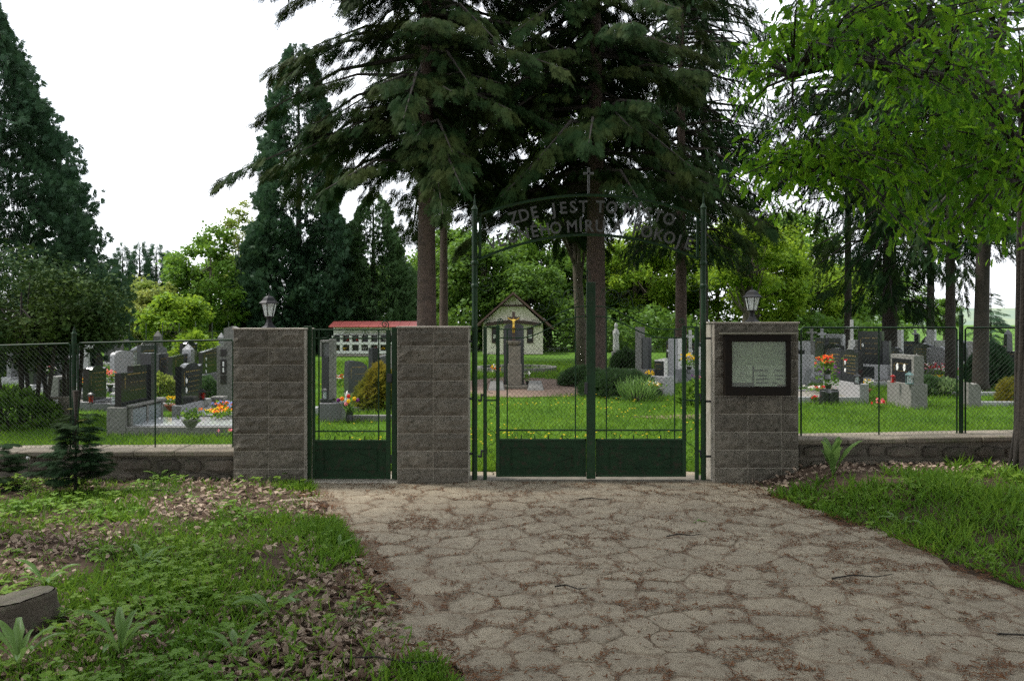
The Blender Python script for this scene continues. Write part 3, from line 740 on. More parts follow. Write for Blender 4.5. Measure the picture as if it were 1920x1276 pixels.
for (a0, a1) in ((1373, 1391), (1394, 1418), (1422, 1446), (1449, 1470)):
    sheet(a0, 642, a1, 681, PAPERT, [(.1, .06 + .1*i, rl.uniform(.5, .9), .35) for i in range(8) if rl.random() > .3], 1)
sheet(1371.5, 685, 1410.5, 717, PAPER, [(.12, .12 + .12*i, .9 - .1*(i % 2), .7) for i in range(6)] + [(.3, .87, .65, .6)], 2)
sheet(1413.5, 685, 1473, 724, PAPER, [(.05, .34, .46, .35), (.54, .34, .98, .35)] + [(.12, .45, .40, 2.6), (.06, .62, .45, 2.8), (.06, .79, .46, 3.0), (.64, .45, .92, 2.4), (.68, .62, .86, 2.6), (.56, .80, .72, 2.6)], 2)
o = letter_obj('PROSÍME VÁS', qb(1426.5, 694.5, 8.4330), .036, 0, INK, nb, ext=.0003, off=.0006, name='print', sx=.78)
o = letter_obj('ZÁKAZ', qb(1461, 694.5, 8.4330), .040, 0, INK, nb, ext=.0003, off=.0006, name='print', sx=.9)
bbx(MB(), 1371.5, 718, 1409, 723.5, 8.434, 8.438, .0004).build('wood_strip', BROWNWOOD, nb, world=True)
bbx(MB(), 1457, 720.5, 1472, 723.5, 8.4325, 8.434, .0003).build('red_strip', REDINK, nb, world=True)

# ------------------------------------------------------------------ chapel, columbarium, memorial cross
YC = 44.0; kc = YC / F
ch = empty('chapel', (XX(962, YC), YC, 0), 0, 'small cream chapel with a steep brown gable roof beyond the memorial cross', 'chapel')
cxm = XX(962, YC)
def lc(a): return (a - 962) * kc
def lz(c): return EYE - (c - HZ) * kc
wl, wr, we, wg = lc(905), lc(1018), lz(606), lz(553)
MB().prism([(wl, 0), (wr, 0), (wr, we), (lc(962), wg), (wl, we)], 0, 3.4).build('wall', PLASTER, ch)
ridge = lz(547.5)
for s_, e0, e1 in ((-1, lc(895), lz(607)), (1, lc(1037), lz(613))):
    x0 = 0; nrm = .10
    rf = MB().add([(x0, -.45, ridge), (e0, -.45, e1), (e0, 3.7, e1), (x0, 3.7, ridge), (x0, -.45, ridge - .13), (e0, -.45, e1 - .13), (e0, 3.7, e1 - .13), (x0, 3.7, ridge - .13)],
             [(0,1,2,3),(4,7,6,5),(0,4,5,1),(1,5,6,2),(2,6,7,3),(3,7,4,0)]).build('roof', BROWNROOF, ch)
MB().cbox(lc(940), lc(984), -.30, -.18, lz(575), lz(571), .01).build('tie_beam', BROWNWOOD, ch)
mb = MB(); n = 14
for i in range(n+1):
    x = lc(912) + (lc(1013) - lc(912))*i/n; z = lz(607) + .16*math.sin(PI*i/n)
    mb.v += [(x, -.40, z - .14), (x, 0, z - .14), (x, 0, z + .06), (x, -.40, z)]
for i in range(n):
    for k in range(4): mb.f.append((i*4+k, i*4+(k+1) % 4, (i+1)*4+(k+1) % 4, (i+1)*4+k))
mb.f += [(3,2,1,0), (n*4, n*4+1, n*4+2, n*4+3)]
mb.build('porch_canopy', BROWNWOOD, ch)
for a0, a1 in ((922, 932), (988, 1000)):
    wn = MB().cbox(lc(a0), lc(a1), -.05, .03, lz(643), lz(614), .01).build('window', BROWNWOOD, ch)
    MB().box(lc(a0) + .06, lc(a1) - .06, -.058, -.053, lz(640), lz(617)).build('pane', BLACKG, wn)
    MB().box(lc(a0) + .08, lc(a1) - .08, -.066, -.060, lz(634), lz(627)).build('notice', PAPER, wn)
MB().cbox(lc(944), lc(982), -.03, .03, 0, lz(616), .01).build('door', DARKWOOD, ch)

YK = 41.0; kk = YK / F
cb = empty('columbarium', (XX(702, YK), YK, 0), 0, 'white urn wall with two rows of dark niches under a red sheet roof', 'columbarium')
def kx(a): return (a - 702) * kk
def kz(c): return EYE - (c - HZ) * kk
x0, x1 = kx(622), kx(781)
MB().box(x0, x1, .45, .9, 0, kz(612)).build('back_wall', WHITEB, cb)
for k in range(5): MB().cbox(x0, x1, .40, .452, kz(628 - 3.1*k), kz(628 - 3.1*k - 2.8), .01).build('plank', WHITEB, cb)
for zz0, zz1 in ((663, 657.5), (646, 641)): MB().cbox(x0, x1, .0, .45, kz(zz0), kz(zz1), .01).build('shelf', WHITEB, cb)
MB().cbox(x0, x1, 0, .45, 0, kz(664), .01).build('base', CONC, cb)
ncol = 9; stp = (x1 - x0) / ncol
for r_, (c0, c1) in enumerate(((657.5, 646), (641, 628.5))):
    for k in range(ncol + 1):
        xc = x0 + k*stp; MB().cbox(max(xc - .07, x0), min(xc + .07, x1), .01, .45, kz(c0), kz(c1), .005).build('divider', WHITEB, cb)
    for k in range(ncol):
        xa_, xb_ = x0 + k*stp + .07, x0 + (k+1)*stp - .07
        nc = MB().box(xa_, xb_, .30, .33, kz(c0), kz(c1)).build('niche_plate', BLACKG, cb)
for k in range(9):
    xa_, xb_ = kx(618) + (kx(785) - kx(618))*k/9, kx(618) + (kx(785) - kx(618))*(k+1)/9
    MB().add([(xa_, -.25, kz(612)), (xb_ - .015, -.25, kz(612)), (xb_ - .015, .95, kz(602)), (xa_, .95, kz(602)), (xa_, -.25, kz(613.5)), (xb_ - .015, -.25, kz(613.5)), (xb_ - .015, .95, kz(603.5)), (xa_, .95, kz(603.5))],
      [(0,1,2,3),(4,7,6,5),(0,4,5,1),(1,5,6,2),(2,6,7,3),(3,7,4,0)]).build('roof_sheet', REDROOF, cb)
rq = random.Random(4); cmats = [P_RED, P_YEL, P_WHT, P_PNK]
for r_, c0 in enumerate((657.2, 640.7)):
    for k in range(ncol):
        if rq.random() < .7:
            x = x0 + (k + rq.uniform(.3, .7))*stp
            e = empty('niche_bouquet', (XX(702, YK) + x, YK + .15, kz(c0) + .005), 0, 'tiny bouquet in %s niche %s of the urn wall' % (('lower', 'upper')[r_], ('at the left end', 'second from left', 'third from left', 'fourth from left', 'in the middle', 'sixth from left', 'seventh from left', 'eighth from left', 'at the right end')[k]), 'bouquet', 'bouquets in the urn wall')
            MB().lathe([(.04, 0), (.05, .08)], 6).build('vase', BLACKM, e)
            P = np.array([(rq.gauss(0, .05), rq.gauss(0, .03), .12 + rq.gauss(0, .03)) for _ in range(14)])
            V, Fc = scatter(*T_LEAF, P, frames(rdir(14), rdir(14)), np.full(14, .09)); link('blooms', np_mesh('blooms', V, Fc), rq.choice(cmats), e)

YM = 20.8; km = YM / F
mm = empty('memorial_cross', (XX(963, YM), YM, 0), 0, 'stone memorial with a brown cross and gilded crucified figure', 'memorial cross')
def mx_(a): return (a - 963) * km
def mz(c): return EYE - (c - HZ) * km
MB().cbox(mx_(938), mx_(990), -.10, .62, 0, mz(722), .02).build('step', SANDST, mm)
MB().prism([(mx_(944), 0), (mx_(983), 0), (mx_(982), mz(611)), (mx_(976), mz(607)), (mx_(951), mz(607)), (mx_(945), mz(611))], .22, .50).build('back_slab', DARKG, mm)
MB().cbox(mx_(952), mx_(978), -.06, .22, mz(722), mz(682), .015).build('pedestal_foot', SANDST, mm)
MB().cbox(mx_(954), mx_(976), -.03, .22, mz(682), mz(648), .01).build('pedestal', SANDST, mm)
MB().lathe([(.10, 0), (.17, .05), (.20, .10), (.20, .13)], 10, (0, .08, mz(648))).build('bowl', SANDST, mm)
cr_ = MB().cbox(mx_(960.2), mx_(966), .10, .17, mz(640), mz(584), .008)
cr_.cbox(mx_(951.5), mx_(974.5), .102, .168, mz(599.5), mz(593.5), .008); cr_.build('cross', BROWNWOOD, mm)
# the figure: one skinned body
vs = [(0,0,.0),(0,-.01,.10),(0,-.005,.17),(0,0,.195),(0,-.015,.225),(-.05,0,.175),(-.11,.0,.20),(-.155,.01,.235),(.05,0,.175),(.11,0,.20),(.155,.01,.235),(-.022,-.02,-.07),(-.018,.0,-.15),(-.006,-.005,-.17),(.022,-.02,-.07),(.018,.0,-.15),(.006,-.005,-.17)]
es = [(0,1),(1,2),(2,3),(3,4),(2,5),(5,6),(6,7),(2,8),(8,9),(9,10),(0,11),(11,12),(12,13),(0,14),(14,15),(15,16)]
rad = [.030,.032,.036,.014,.026,.016,.011,.009,.016,.011,.009,.022,.014,.010,.022,.014,.010]
me = bpy.data.meshes.new('figure'); me.from_pydata([(a, b_ + .06, c + mz(612)) for a, b_, c in vs], es, [])
fo = link('figure', me, GOLDF, mm)
md = fo.modifiers.new('skin', 'SKIN'); sk = me.skin_vertices[0].data
for i, r_ in enumerate(rad): sk[i].radius = (r_, r_)
sk[0].use_root = True
fo.modifiers.new('sub', 'SUBSURF').levels = 1; fo.modifiers['sub'].render_levels = 1
# low ring kerb and small slabs beside it
rk = empty('ring_kerb', (XX(968, 28), 28.6, 0), 0, 'low round stone kerb on the lawn behind the memorial cross', 'kerb')
for k in range(22):
    a0, a1 = 2*PI*k/22 + .02, 2*PI*(k+1)/22 - .02; mb = MB(); rr0, rr1 = 1.32, 1.48
    pts_ = [(rr0*math.cos(a0), rr0*math.sin(a0)), (rr1*math.cos(a0), rr1*math.sin(a0)), (rr1*math.cos(a1), rr1*math.sin(a1)), (rr0*math.cos(a1), rr0*math.sin(a1))]
    mb.add([(x, y, 0) for x, y in pts_] + [(x, y, .16) for x, y in pts_], [(4,5,6,7),(0,1,5,4),(1,2,6,5),(2,3,7,6),(3,0,4,7)]).build('kerb_stone', TERR, rk)
for a, lab in ((931, 'pale sloping slab at the memorial foot, on the side with the bouquet'), (1004, 'pale sloping slab at the memorial foot, on the side without a bouquet')):
    x = XX(a, 20.6); e = empty('sloped_slab', (x, 20.6, 0), 0, lab, 'slab')
    MB().add([(-.22,-.3,.0),(.22,-.3,.0),(.22,.2,.0),(-.22,.2,.0),(-.18,-.26,.06),(.18,-.26,.06),(.16,.2,.22),(-.16,.2,.22)], [(0,3,2,1),(4,5,6,7),(0,1,5,4),(1,2,6,5),(2,3,7,6),(3,0,4,7)]).build('slab', TERR, e)

# ------------------------------------------------------------------ graves
def profile(kind, w_, h, r_=None):
    if kind == 'rect': return [(0,0),(w_,0),(w_,h),(0,h)]
    if kind == 'arch': return [(0,0),(w_,0)] + [(w_/2 + w_/2*math.cos(a), h*.82 + h*.18*math.sin(a)) for a in np.linspace(0, PI, 11)]
    if kind == 'round': return [(0,0),(w_,0)] + [(w_/2 + w_/2*math.cos(a), h - w_/2 + w_/2*math.sin(a)) for a in np.linspace(0, PI, 13)]
    if kind == 'wave': return [(0,0),(w_,0),(w_,h*.94)] + [(w_*(1 - t), h*(.94 + .06*math.sin(PI*t)*1.0 - .07*math.exp(-((t-.14)/.1)**2) - .07*math.exp(-((t-.86)/.1)**2))) for t in np.linspace(.04, .96, 15)] + [(0,h*.94)]
    if kind == 'slant': return [(0,0),(w_,0),(w_,h),(0,h*.86)]
    if kind == 'slantr': return [(0,0),(w_,0),(w_,h*.8),(w_*.45,h*.98),(w_*.1,h),(0,h*.95)]
    if kind == 'step': return [(0,0),(w_,0),(w_,h),(w_*.42,h),(w_*.42,h*.84),(0,h*.84)]
    if kind == 'rough': return [(0,0),(w_,0),(w_*1.02,h*.5),(w_*.97,h*.82),(w_*.7,h*.95),(w_*.3,h),(w_*.02,h*.97),(-.02*w_,h*.5)]
def inscription(parent, w_, h, z0, y, n, seed, mat=GOLD, x0=0, oval=0, cross=True):
    rr = random.Random(seed); mb = MB()
    for i in range(n):
        zz = z0 + h*(.78 - .62*i/max(n, 1)); hh = h*.016 if i else h*.032
        a = x0 + w_*(.32 if i else .2); e = x0 + w_*(.85 if i else .9); x = a
        while x < e - .02:
            l = rr.uniform(.012, .03)*w_; x2 = min(x + l, e); mb.box(x, x2, y - .003, y, zz, zz + hh); x = x2 + (.008 if rr.random() < .8 else .05)*w_
    if cross: mb.box(x0 + w_*.12, x0 + w_*.135, y - .003, y, z0 + h*.45, z0 + h*.78); mb.box(x0 + w_*.09, x0 + w_*.165, y - .0035, y - .0005, z0 + h*.68, z0 + h*.70)
    tag(mb.build('inscription', mat, parent), kind='stuff')
    for k in range(oval):
        c = (x0 + w_*.22, z0 + h*(.58 - .24*k)); nn = 14; m2 = MB()
        m2.prism([(c[0] + .035*math.cos(2*PI*i/nn), c[1] + .05*math.sin(2*PI*i/nn)) for i in range(nn)], y - .008, y).build('portrait_oval', ENAMEL, parent)
def grave(side, pxn, pyb, label, plinth, stones_, kerb=None, cat='grave', rot=0, nm='grave'):
    """side -1: stands on the left facing the aisle (+X); +1: on the right. pxn, pyb: photo column and row of its near front foot.
    plinth (w,d,h,mat); stones_ list of (x_off, w, d, h, kind, mat, lines, ovals); kerb (length, mat, fill)"""
    Y = G(pyb); X = XX(pxn, Y); w_, d, h, pm = plinth
    root = empty(nm, (X, Y, 0), (R(90) if side < 0 else R(-90)) + R(rot), label, cat)
    sgn = 1 if side < 0 else -1
    ox = 0 if side < 0 else -w_
    # local: x along the row (away from the camera on the left side), -y = front
    if h > 0: MB().cbox(ox, ox + w_, 0, d, -.03, h, .008).build('plinth', pm, root)
    for i, (xo, sw, sd_, sh, kind, mt, nl, ov) in enumerate(stones_):
        xs = ox + xo
        pr = [(x + xs, z + max(h, 0)) for x, z in profile(kind, sw, sh)]
        hd = MB().prism(pr, d*.5 - sd_/2 - .0, d*.5 + sd_/2).build('headstone', mt, root)
        if nl: inscription(hd, sw, sh, max(h, 0), d*.5 - sd_/2, nl, i + int(pxn), x0=xs, oval=ov)
    if kerb:
        L_, km_, fill = kerb; t_ = .10
        kb = MB().cbox(ox, ox + t_, -L_, -.002, -.03, .14, .006).build('kerb_stone', km_, root)
        MB().cbox(ox + w_ - t_, ox + w_, -L_, -.002, -.03, .14, .006).build('kerb_stone', km_, root)
        MB().cbox(ox + t_ + .002, ox + w_ - t_ - .002, -L_, -L_ + t_, -.03, .138, .006).build('kerb_stone', km_, root)
        MB().cbox(ox + t_ + .003, ox + w_ - t_ - .003, -L_ + t_ + .003, -.004, -.03, .10 if fill is not SLABG else .16, .006).build('cover', fill, root)
    return root
Gr = M('grave_gravel', (.22, .20, .175), (.13, .12, .10), (.30, .28, .25), rough=1, scale=25, fine=70, bmp=1)
BED = M('grave_bed_soil', (.06, .042, .03), (.04, .028, .02), rough=1, scale=12, fine=60, bmp=1)
g1 = grave(-1, 236, 817, 'dark stepped family headstone with a tall end pillar above a glazed plinth', (1.22, .30, .44, TERR),
      [(.06, .92, .10, .62, 'step', BLACKG, 3, 0), (.98, .20, .18, .80, 'rect', DARKG, 0, 0)], (2.0, TERR, SLABG))
for x in (.05, .58, 1.11): MB().cbox(x, x + .06, -.06, -.004, .0, .42, .005).build('glazing_bar', TERR, g1)
MB().box(.07, 1.15, -.045, -.040, .02, .40).build('pane', GLASS('dark_glass', (.35, .4, .4), .03, .5), g1)
MB().cbox(.02, 1.2, -.10, .0, .442, .475, .006).build('shelf', TERR, g1)
MB().cbox(.85, .93, -.13, -.11, .06, .18, .004).build('photo_frame', ENAMEL, g1)
grave(-1, 340, 792, 'black headstone with wavy top and gold lettering on a pale plinth, two portrait ovals', (1.40, .17, .30, LIGHTG), [(.08, .92, .11, .72, 'wave', BLACKG, 5, 2)], (2.1, LIGHTG, SLABG))
grave(-1, 170, 769, 'black wavy headstone with gold lettering, behind the fence post on the left', (.85, .28, .17, GREYG), [(.08, .68, .12, .70, 'wave', BLACKG, 5, 0)], (1.9, GREYG, BED))
grave(-1, 110, 765, 'low pale box-like grave monument with a dark plaque', (.95, .3, .22, TERR), [(.05, .50, .22, .42, 'rect', TERR, 0, 0), (.10, .38, .26, .36, 'rect', BLACKG, 0, 0)], (1.8, TERR, Gr))
b5 = grave(-1, 90, 794, 'plain grey back of a headstone with a small white plate, near the left edge', (.8, .12, .0, TERR), [(0, .42, .11, .46, 'rect', SANDST, 0, 0)], rot=-80)
MB().cbox(.08, .16, -.002, .004, .33, .42, .001).build('plate', ENAMEL, b5)
grave(-1, 100, 714, 'two leaning grey slabs beside a thick pale pillar, under the evergreen shrub', (1.9, .3, .15, GREYG), [(0, .28, .26, .72, 'rect', LIGHTG, 0, 0), (.42, .6, .14, .66, 'slant', GREYG, 0, 0), (1.1, .7, .14, .70, 'slant', GREYG, 0, 0)])
def cross_monument(side, pxn, pyb, label, H_, base, mat, arm=.17):
    Y = G(pyb); X = XX(pxn, Y); e = empty('cross_monument', (X, Y, 0), 0, label, 'grave')
    MB().cbox(-base, base, -base, base, -.03, .14, .01).build('base', mat, e)
    MB().lathe([(base*.85, .14), (base*.7, H_*.35), (base*.62, H_*.36)], 4, ph=PI/4).build('pedestal', mat, e)
    MB().lathe([(base*.8, H_*.36), (base*.8, H_*.40), (base*.5, H_*.43), (base*.42, H_*.60)], 4, ph=PI/4).build('shaft', mat, e)
    c = MB().cbox(-.05, .05, -.04, .04, H_*.60, H_, .008); c.cbox(-arm, arm, -.038, .038, H_*.82, H_*.82 + .09, .008); c.build('cross', mat, e)
    return e
cross_monument(-1, 163, 745, 'slender pale stone cross on a tapered pedestal, beside the left fence post', 1.40, .17, LIGHTG)
grave(-1, 182, 700, 'small black round-topped headstone behind the slender stone cross', (.7, .3, .1, GREYG), [(.05, .55, .1, .62, 'round', BLACKG, 2, 0)])
grave(-1, 222, 708, 'dark headstone with dense gold writing beside a bulky grey cross', (.8, .3, .12, TERR), [(.05, .62, .12, .66, 'rect', BLACKG, 6, 0)])
cross_monument(-1, 228, 704, 'bulky grey stone cross rising behind the stepped headstone', 1.35, .26, TERR, arm=.24)
grave(-1, 250, 700, 'leaning pale slab with portrait plaques, far behind the stepped headstone', (.6, .2, .1, TERR), [(.05, .45, .1, .82, 'slant', LIGHTG, 2, 2)])
grave(-1, 302, 722, 'dark square headstone seen between the stepped and the wavy headstones', (.9, .3, .16, GREYG), [(.06, .62, .12, .72, 'rect', DARKG, 2, 0)])
def obelisk(pxn, pyb, label, H_, b_, mat):
    Y = G(pyb); e = empty('obelisk', (XX(pxn, Y), Y, 0), 0, label, 'grave')
    MB().cbox(-b_*1.5, b_*1.5, -b_*1.5, b_*1.5, -.03, .18, .01).build('base', mat, e)
    MB().lathe([(b_*1.25, .18), (b_*1.05, H_*.86), (.02, H_)], 4, ph=PI/4).build('shaft', mat, e); return e
obelisk(296, 692, 'thin weathered obelisk far back near the wire fence', 1.45, .16, TERR)
grave(-1, 330, 690, 'small dark double-arched headstone far back on the left', (1.1, .3, .1, GREYG), [(.05, .5, .1, .75, 'arch', BLACKG, 2, 1), (.56, .5, .1, .75, 'arch', BLACKG, 2, 0)])
grave(-1, 328, 722, 'long black headstone with slanting top edge, behind the wavy headstone', (1.9, .3, .12, GREYG), [(.05, 1.7, .12, .78, 'slant', BLACKG, 2, 0)], (1.8, GREYG, BED))
obelisk(353, 716, 'short pale stone pillar standing behind the wavy headstone', 1.12, .17, LIGHTG)
grave(-1, 384, 722, 'black headstone with portrait rows beside the tall plaque pillar', (1.3, .3, .3, GREYG), [(.08, 1.1, .12, .72, 'slant', BLACKG, 4, 3)])
Yp = G(768); pl = empty('plaque_pillar', (XX(425, Yp), Yp, 0), 0, 'tall grey monument pillar with a column of dark plaques, against the lamp pillar', 'grave')
MB().prism([(-.20, 0), (.22, 0), (.22, 1.62), (.10, 1.68), (-.06, 1.64), (-.06, 1.28), (-.20, 1.26)], 0, .24).build('pillar', TERR, pl)
for z0, z1 in ((1.08, 1.22), (.72, 1.02), (.52, .70)): MB().cbox(-.12, .0, -.02, -.002, z0, z1, .003).build('plaque', BLACKG, pl)
for z0 in (.88, .76):
    MB().cbox(-.075, -.045, -.026, -.0205, z0, z0 + .09, .002).build('portrait', ENAMEL, pl)
MB().cbox(-.24, .26, -.05, .30, 0, .16, .01).build('base', TERR, pl)
Yb = G(778); e = empty('grave_block', (XX(411, Yb), Yb, 0), 0, 'squat rough stone block at the foot of the plaque pillar', 'grave')
MB().cbox(-.11, .11, -.1, .1, -.02, .30, .012).build('block', SANDST, e); MB().cbox(-.12, .12, -.11, .11, .302, .36, .01).build('top', TERR, e)

# seen through the narrow gate
Yn = G(790); s1 = empty('pillar_grave', (XX(612, Yn), Yn, 0), 0, 'tall narrow grave pillar with an empty square frame on top, inside the narrow gate', 'grave')
MB().cbox(-.13, .27, -.02, .34, -.02, .33, .01).build('base', GREYG, s1)
MB().cbox(-.12, .10, .02, .30, .333, .40, .008).build('step', DARKG, s1)
MB().cbox(-.10, .03, .06, .26, .40, 1.15, .006).build('shaft', DARKG, s1); MB().cbox(.032, .12, .05, .27, .40, 1.46, .006).build('side_shaft', TERR, s1)
mb = MB(); mb.cbox(-.125, .03, .05, .26, 1.40, 1.44, .004); mb.build('frame_bar', TERR, s1); MB().cbox(-.125, -.095, .05, .26, 1.15, 1.398, .004).build('frame_bar', TERR, s1); MB().cbox(-.094, .03, .10, .26, 1.152, 1.398, .004).build('frame_back', GREYG, s1)
grave(-1, 655, 742, 'rough dark natural headstone with slanted top, inside the narrow gate', (.6, .34, .06, TERR), [(.0, .50, .26, .78, 'rough', DARKG, 3, 0)], rot=-55)
grave(-1, 700, 705, 'dark angular headstones behind the golden bush', (1.2, .3, .1, GREYG), [(0, .3, .2, .82, 'rect', DARKG, 0, 0), (.35, .5, .14, .6, 'slant', GREYG, 0, 0)], rot=-40)
grave(-1, 735, 712, 'pale slim headstone with a dark lantern, at the edge of the middle pillar', (.7, .3, .1, LIGHTG), [(0, .22, .2, .95, 'rect', TERR, 0, 0), (.3, .16, .16, .7, 'rect', LIGHTG, 0, 0)], rot=-60)
Yk_ = 14.6
for k, (ya, a0, a1, lab) in enumerate(((772, 660, 900, 'nearer pale grave kerb line behind the tulips'), (788, 662, 900, 'front pale grave kerb line beside the tulip vase'))):
    y_ = G(ya); e = empty('kerb_line', (XX(a0, y_), y_, 0), 0, lab, 'kerb'); MB().cbox(0, 1.0, -.05, .05, -.03, .10, .008).build('kerb_stone', TERR, e); MB().cbox(1.004, 1.9, -.05, .05, -.03, .10, .008).build('kerb_stone', TERR, e)

# seen through the wide gate, right half
grave(1, 1214, 712, 'pair of tall rough stone columns rising from a stone trough', (.62, .5, .32, TERR), [(.1, .22, .2, 1.30, 'rect', TERR, 0, 0), (.36, .2, .2, .98, 'rect', DARKG, 0, 0)], rot=50)
grave(1, 1246, 742, 'white leaning headstone with a dark face on a pale block', (.5, .34, .46, LIGHTG), [(.05, .34, .10, .44, 'slant', WHITEM, 0, 0), (.06, .30, .13, .36, 'rect', BLACKG, 2, 0)], rot=35)
grave(1, 1282, 712, 'tall smooth pale headstone slab behind the gate stile', (.55, .34, .10, LIGHTG), [(.02, .30, .14, 1.16, 'rect', LIGHTG, 0, 0), (.33, .12, .16, 1.18, 'rect', WHITEM, 0, 0)], rot=60)
grave(1, 1266, 686, 'slim dark headstone far behind the trough, on the lawn', (.6, .3, .06, DARKG), [(.05, .36, .1, .95, 'rect', BLACKG, 1, 1)], rot=40)
grave(1, 1302, 720, 'grey table-like grave block with a white vase niche', (.7, .5, .40, GREYG), [(.1, .1, .1, .3, 'rect', WHITEM, 0, 0)], rot=40)
cross_monument(1, 1294, 700, 'small white cross monument between the gate stile and the gate post', 1.5, .16, WHITEM, arm=.13)
Ys = 38.0; st = empty('madonna_statue', (XX(1155, Ys), Ys, 0), 0, 'slim white robed statue on a small plinth at the wood edge', 'statue')
MB().cbox(-.2, .2, -.2, .2, 0, .35, .02).build('plinth', TERR, st)
MB().lathe([(.14,.35),(.16,.5),(.14,.8),(.13,1.05),(.16,1.2),(.15,1.35),(.07,1.46),(.055,1.5),(.085,1.56),(.085,1.64),(.05,1.72),(.01,1.75)], 12).build('figure', WHITEM, st, smooth=True)

# right of the notice board
g5 = grave(1, 1612, 756, 'twin black headstone panels with gold writing and portrait strips on a pale plinth', (2.0, .20, .42, LIGHTG), [(.10, .85, .11, .74, 'wave', BLACKG, 6, 2), (.97, .85, .11, .74, 'wave', BLACKG, 6, 2)], (2.3, LIGHTG, Gr))
g6 = grave(1, 1708, 766, 'black headstone with two white portrait ovals in a grey stone surround', (1.02, .34, .50, TERR), [(.02, .98, .20, .58, 'rect', TERR, 0, 0), (.12, .78, .24, .50, 'rect', BLACKG, 2, 0)])
for k in range(2): MB().prism([(-1.02 + .36 + .30*k + .05*math.cos(2*PI*i/14), .82 + .075*math.sin(2*PI*i/14)) for i in range(14)], .17 - .128, .17 - .121).build('portrait_oval', ENAMEL, g6)
grave(1, 1746, 708, 'dark round-arched headstone with gold writing and a white portrait strip', (1.5, .3, .16, LIGHTG), [(.2, 1.15, .14, .92, 'arch', DARKG, 6, 2)], (2.0, LIGHTG, LIGHTG))
grave(1, 1552, 700, 'plain black slab headstone on a thick pale shelf, near the notice-board pillar', (1.5, .34, .42, LIGHTG), [(.1, .9, .14, .80, 'rect', DARKG, 1, 0)])
cross_monument(1, 1597, 694, 'tall white monument topped by a cross, highest among the right-hand graves', 1.86, .28, WHITEM, arm=.24)
cross_monument(1, 1541, 690, 'slim pale cross monument near the notice-board pillar', 1.55, .16, LIGHTG, arm=.15)
cross_monument(1, 1522, 686, 'dull grey cross monument, first beyond the notice-board pillar', 1.6, .2, TERR, arm=.2)
grave(1, 1580, 688, 'black headstone in a pale frame left of the tall white monument', (.9, .3, .1, LIGHTG), [(.05, .8, .16, 1.2, 'rect', LIGHTG, 0, 0), (.15, .6, .20, 1.05, 'rect', BLACKG, 1, 0)], rot=30)
grave(1, 1518, 700, 'pale square headstone with a dark plaque beside the notice-board pillar', (.8, .3, .1, LIGHTG), [(.05, .6, .16, 1.0, 'rect', LIGHTG, 0, 0), (.18, .34, .20, .7, 'rect', BLACKG, 0, 0)], rot=30)
g10 = grave(1, 1664, 718, 'tall black headstone with gold lines on a pale plinth holding a dark niche', (1.15, .4, .52, LIGHTG), [(.15, .75, .14, .98, 'rect', BLACKG, 4, 1), (.92, .2, .12, .7, 'rect', DARKG, 0, 0)], (1.8, LIGHTG, LIGHTG), rot=35)
MB().cbox(-.85, -.40, -.012, -.002, .08, .46, .004).build('niche', BLACKG, g10)
grave(1, 1700, 698, 'broad pale headstone with a dark panel behind the oval-portrait stone', (1.5, .4, .2, LIGHTG), [(.1, .7, .16, .8, 'rect', LIGHTG, 0, 0), (.9, .34, .16, 1.3, 'rect', LIGHTG, 0, 0), (.3, .36, .20, .64, 'rect', GREYG, 0, 0)], rot=35)
grave(1, 1748, 682, 'wide dark headstone with a raised cross in its middle', (1.3, .3, .1, DARKG), [(0, .58, .12, .85, 'rect', DARKG, 1, 0), (.68, .58, .12, .80, 'rect', DARKG, 1, 0), (.55, .16, .16, 1.15, 'rect', BLACKG, 0, 0)], rot=40)
grave(1, 1800, 696, 'pale monument with a dark square plaque beside the fence post', (1.2, .4, .15, LIGHTG), [(.0, .28, .2, 1.35, 'rect', LIGHTG, 0, 0), (.3, .8, .2, .95, 'rect', LIGHTG, 0, 0), (.40, .6, .24, .72, 'rect', BLACKG, 2, 0)], rot=40)
e = empty('leaning_slab', (XX(1508, G(728)), G(728), 0), 0, 'bluish leaning slab next to the notice-board pillar', 'grave')
MB().prism([(-.10, 0), (.06, 0), (.24, .52), (.08, .54)], 0, .5).build('slab', GREYG, e); MB().cbox(-.4, .3, -.1, .6, -.02, .06, .01).build('base', LIGHTG, e)
grave(1, 1905, 690, 'rusty brown upright stone at the far right edge', (.7, .3, .1, TERR), [(.0, .35, .14, .75, 'rect', BROWNROOF, 0, 0), (.4, .3, .14, .55, 'rect', BLACKG, 1, 0)], rot=50)
e = empty('broken_stone', (XX(1822, G(763)), G(763), 0), 0, 'broken standing stone stub right of the fence post', 'stone')
MB().prism([(-.13, -.03), (.14, -.03), (.13, .42), (.06, .50), (-.02, .47), (-.12, .52)], -.1, .12).build('stub', TERR, e)
y_ = G(741); e = empty('kerb_line', (XX(1712, y_), y_, 0), 0, 'long pale kerb line left of the hosta leaves', 'kerb')
for k in range(3): MB().cbox(k*.72, k*.72 + .715, -.05, .05, -.03, .09, .008).build('kerb_stone', LIGHTG, e)
y_ = G(760); e = empty('kerb_line', (XX(1836, y_), y_, 0), 0, 'pale kerb line in front of the round evergreen bush', 'kerb')
for k in range(3): MB().cbox(k*.62, k*.62 + .615, -.05, .05, -.03, .09, .008).build('kerb_stone', LIGHTG, e)

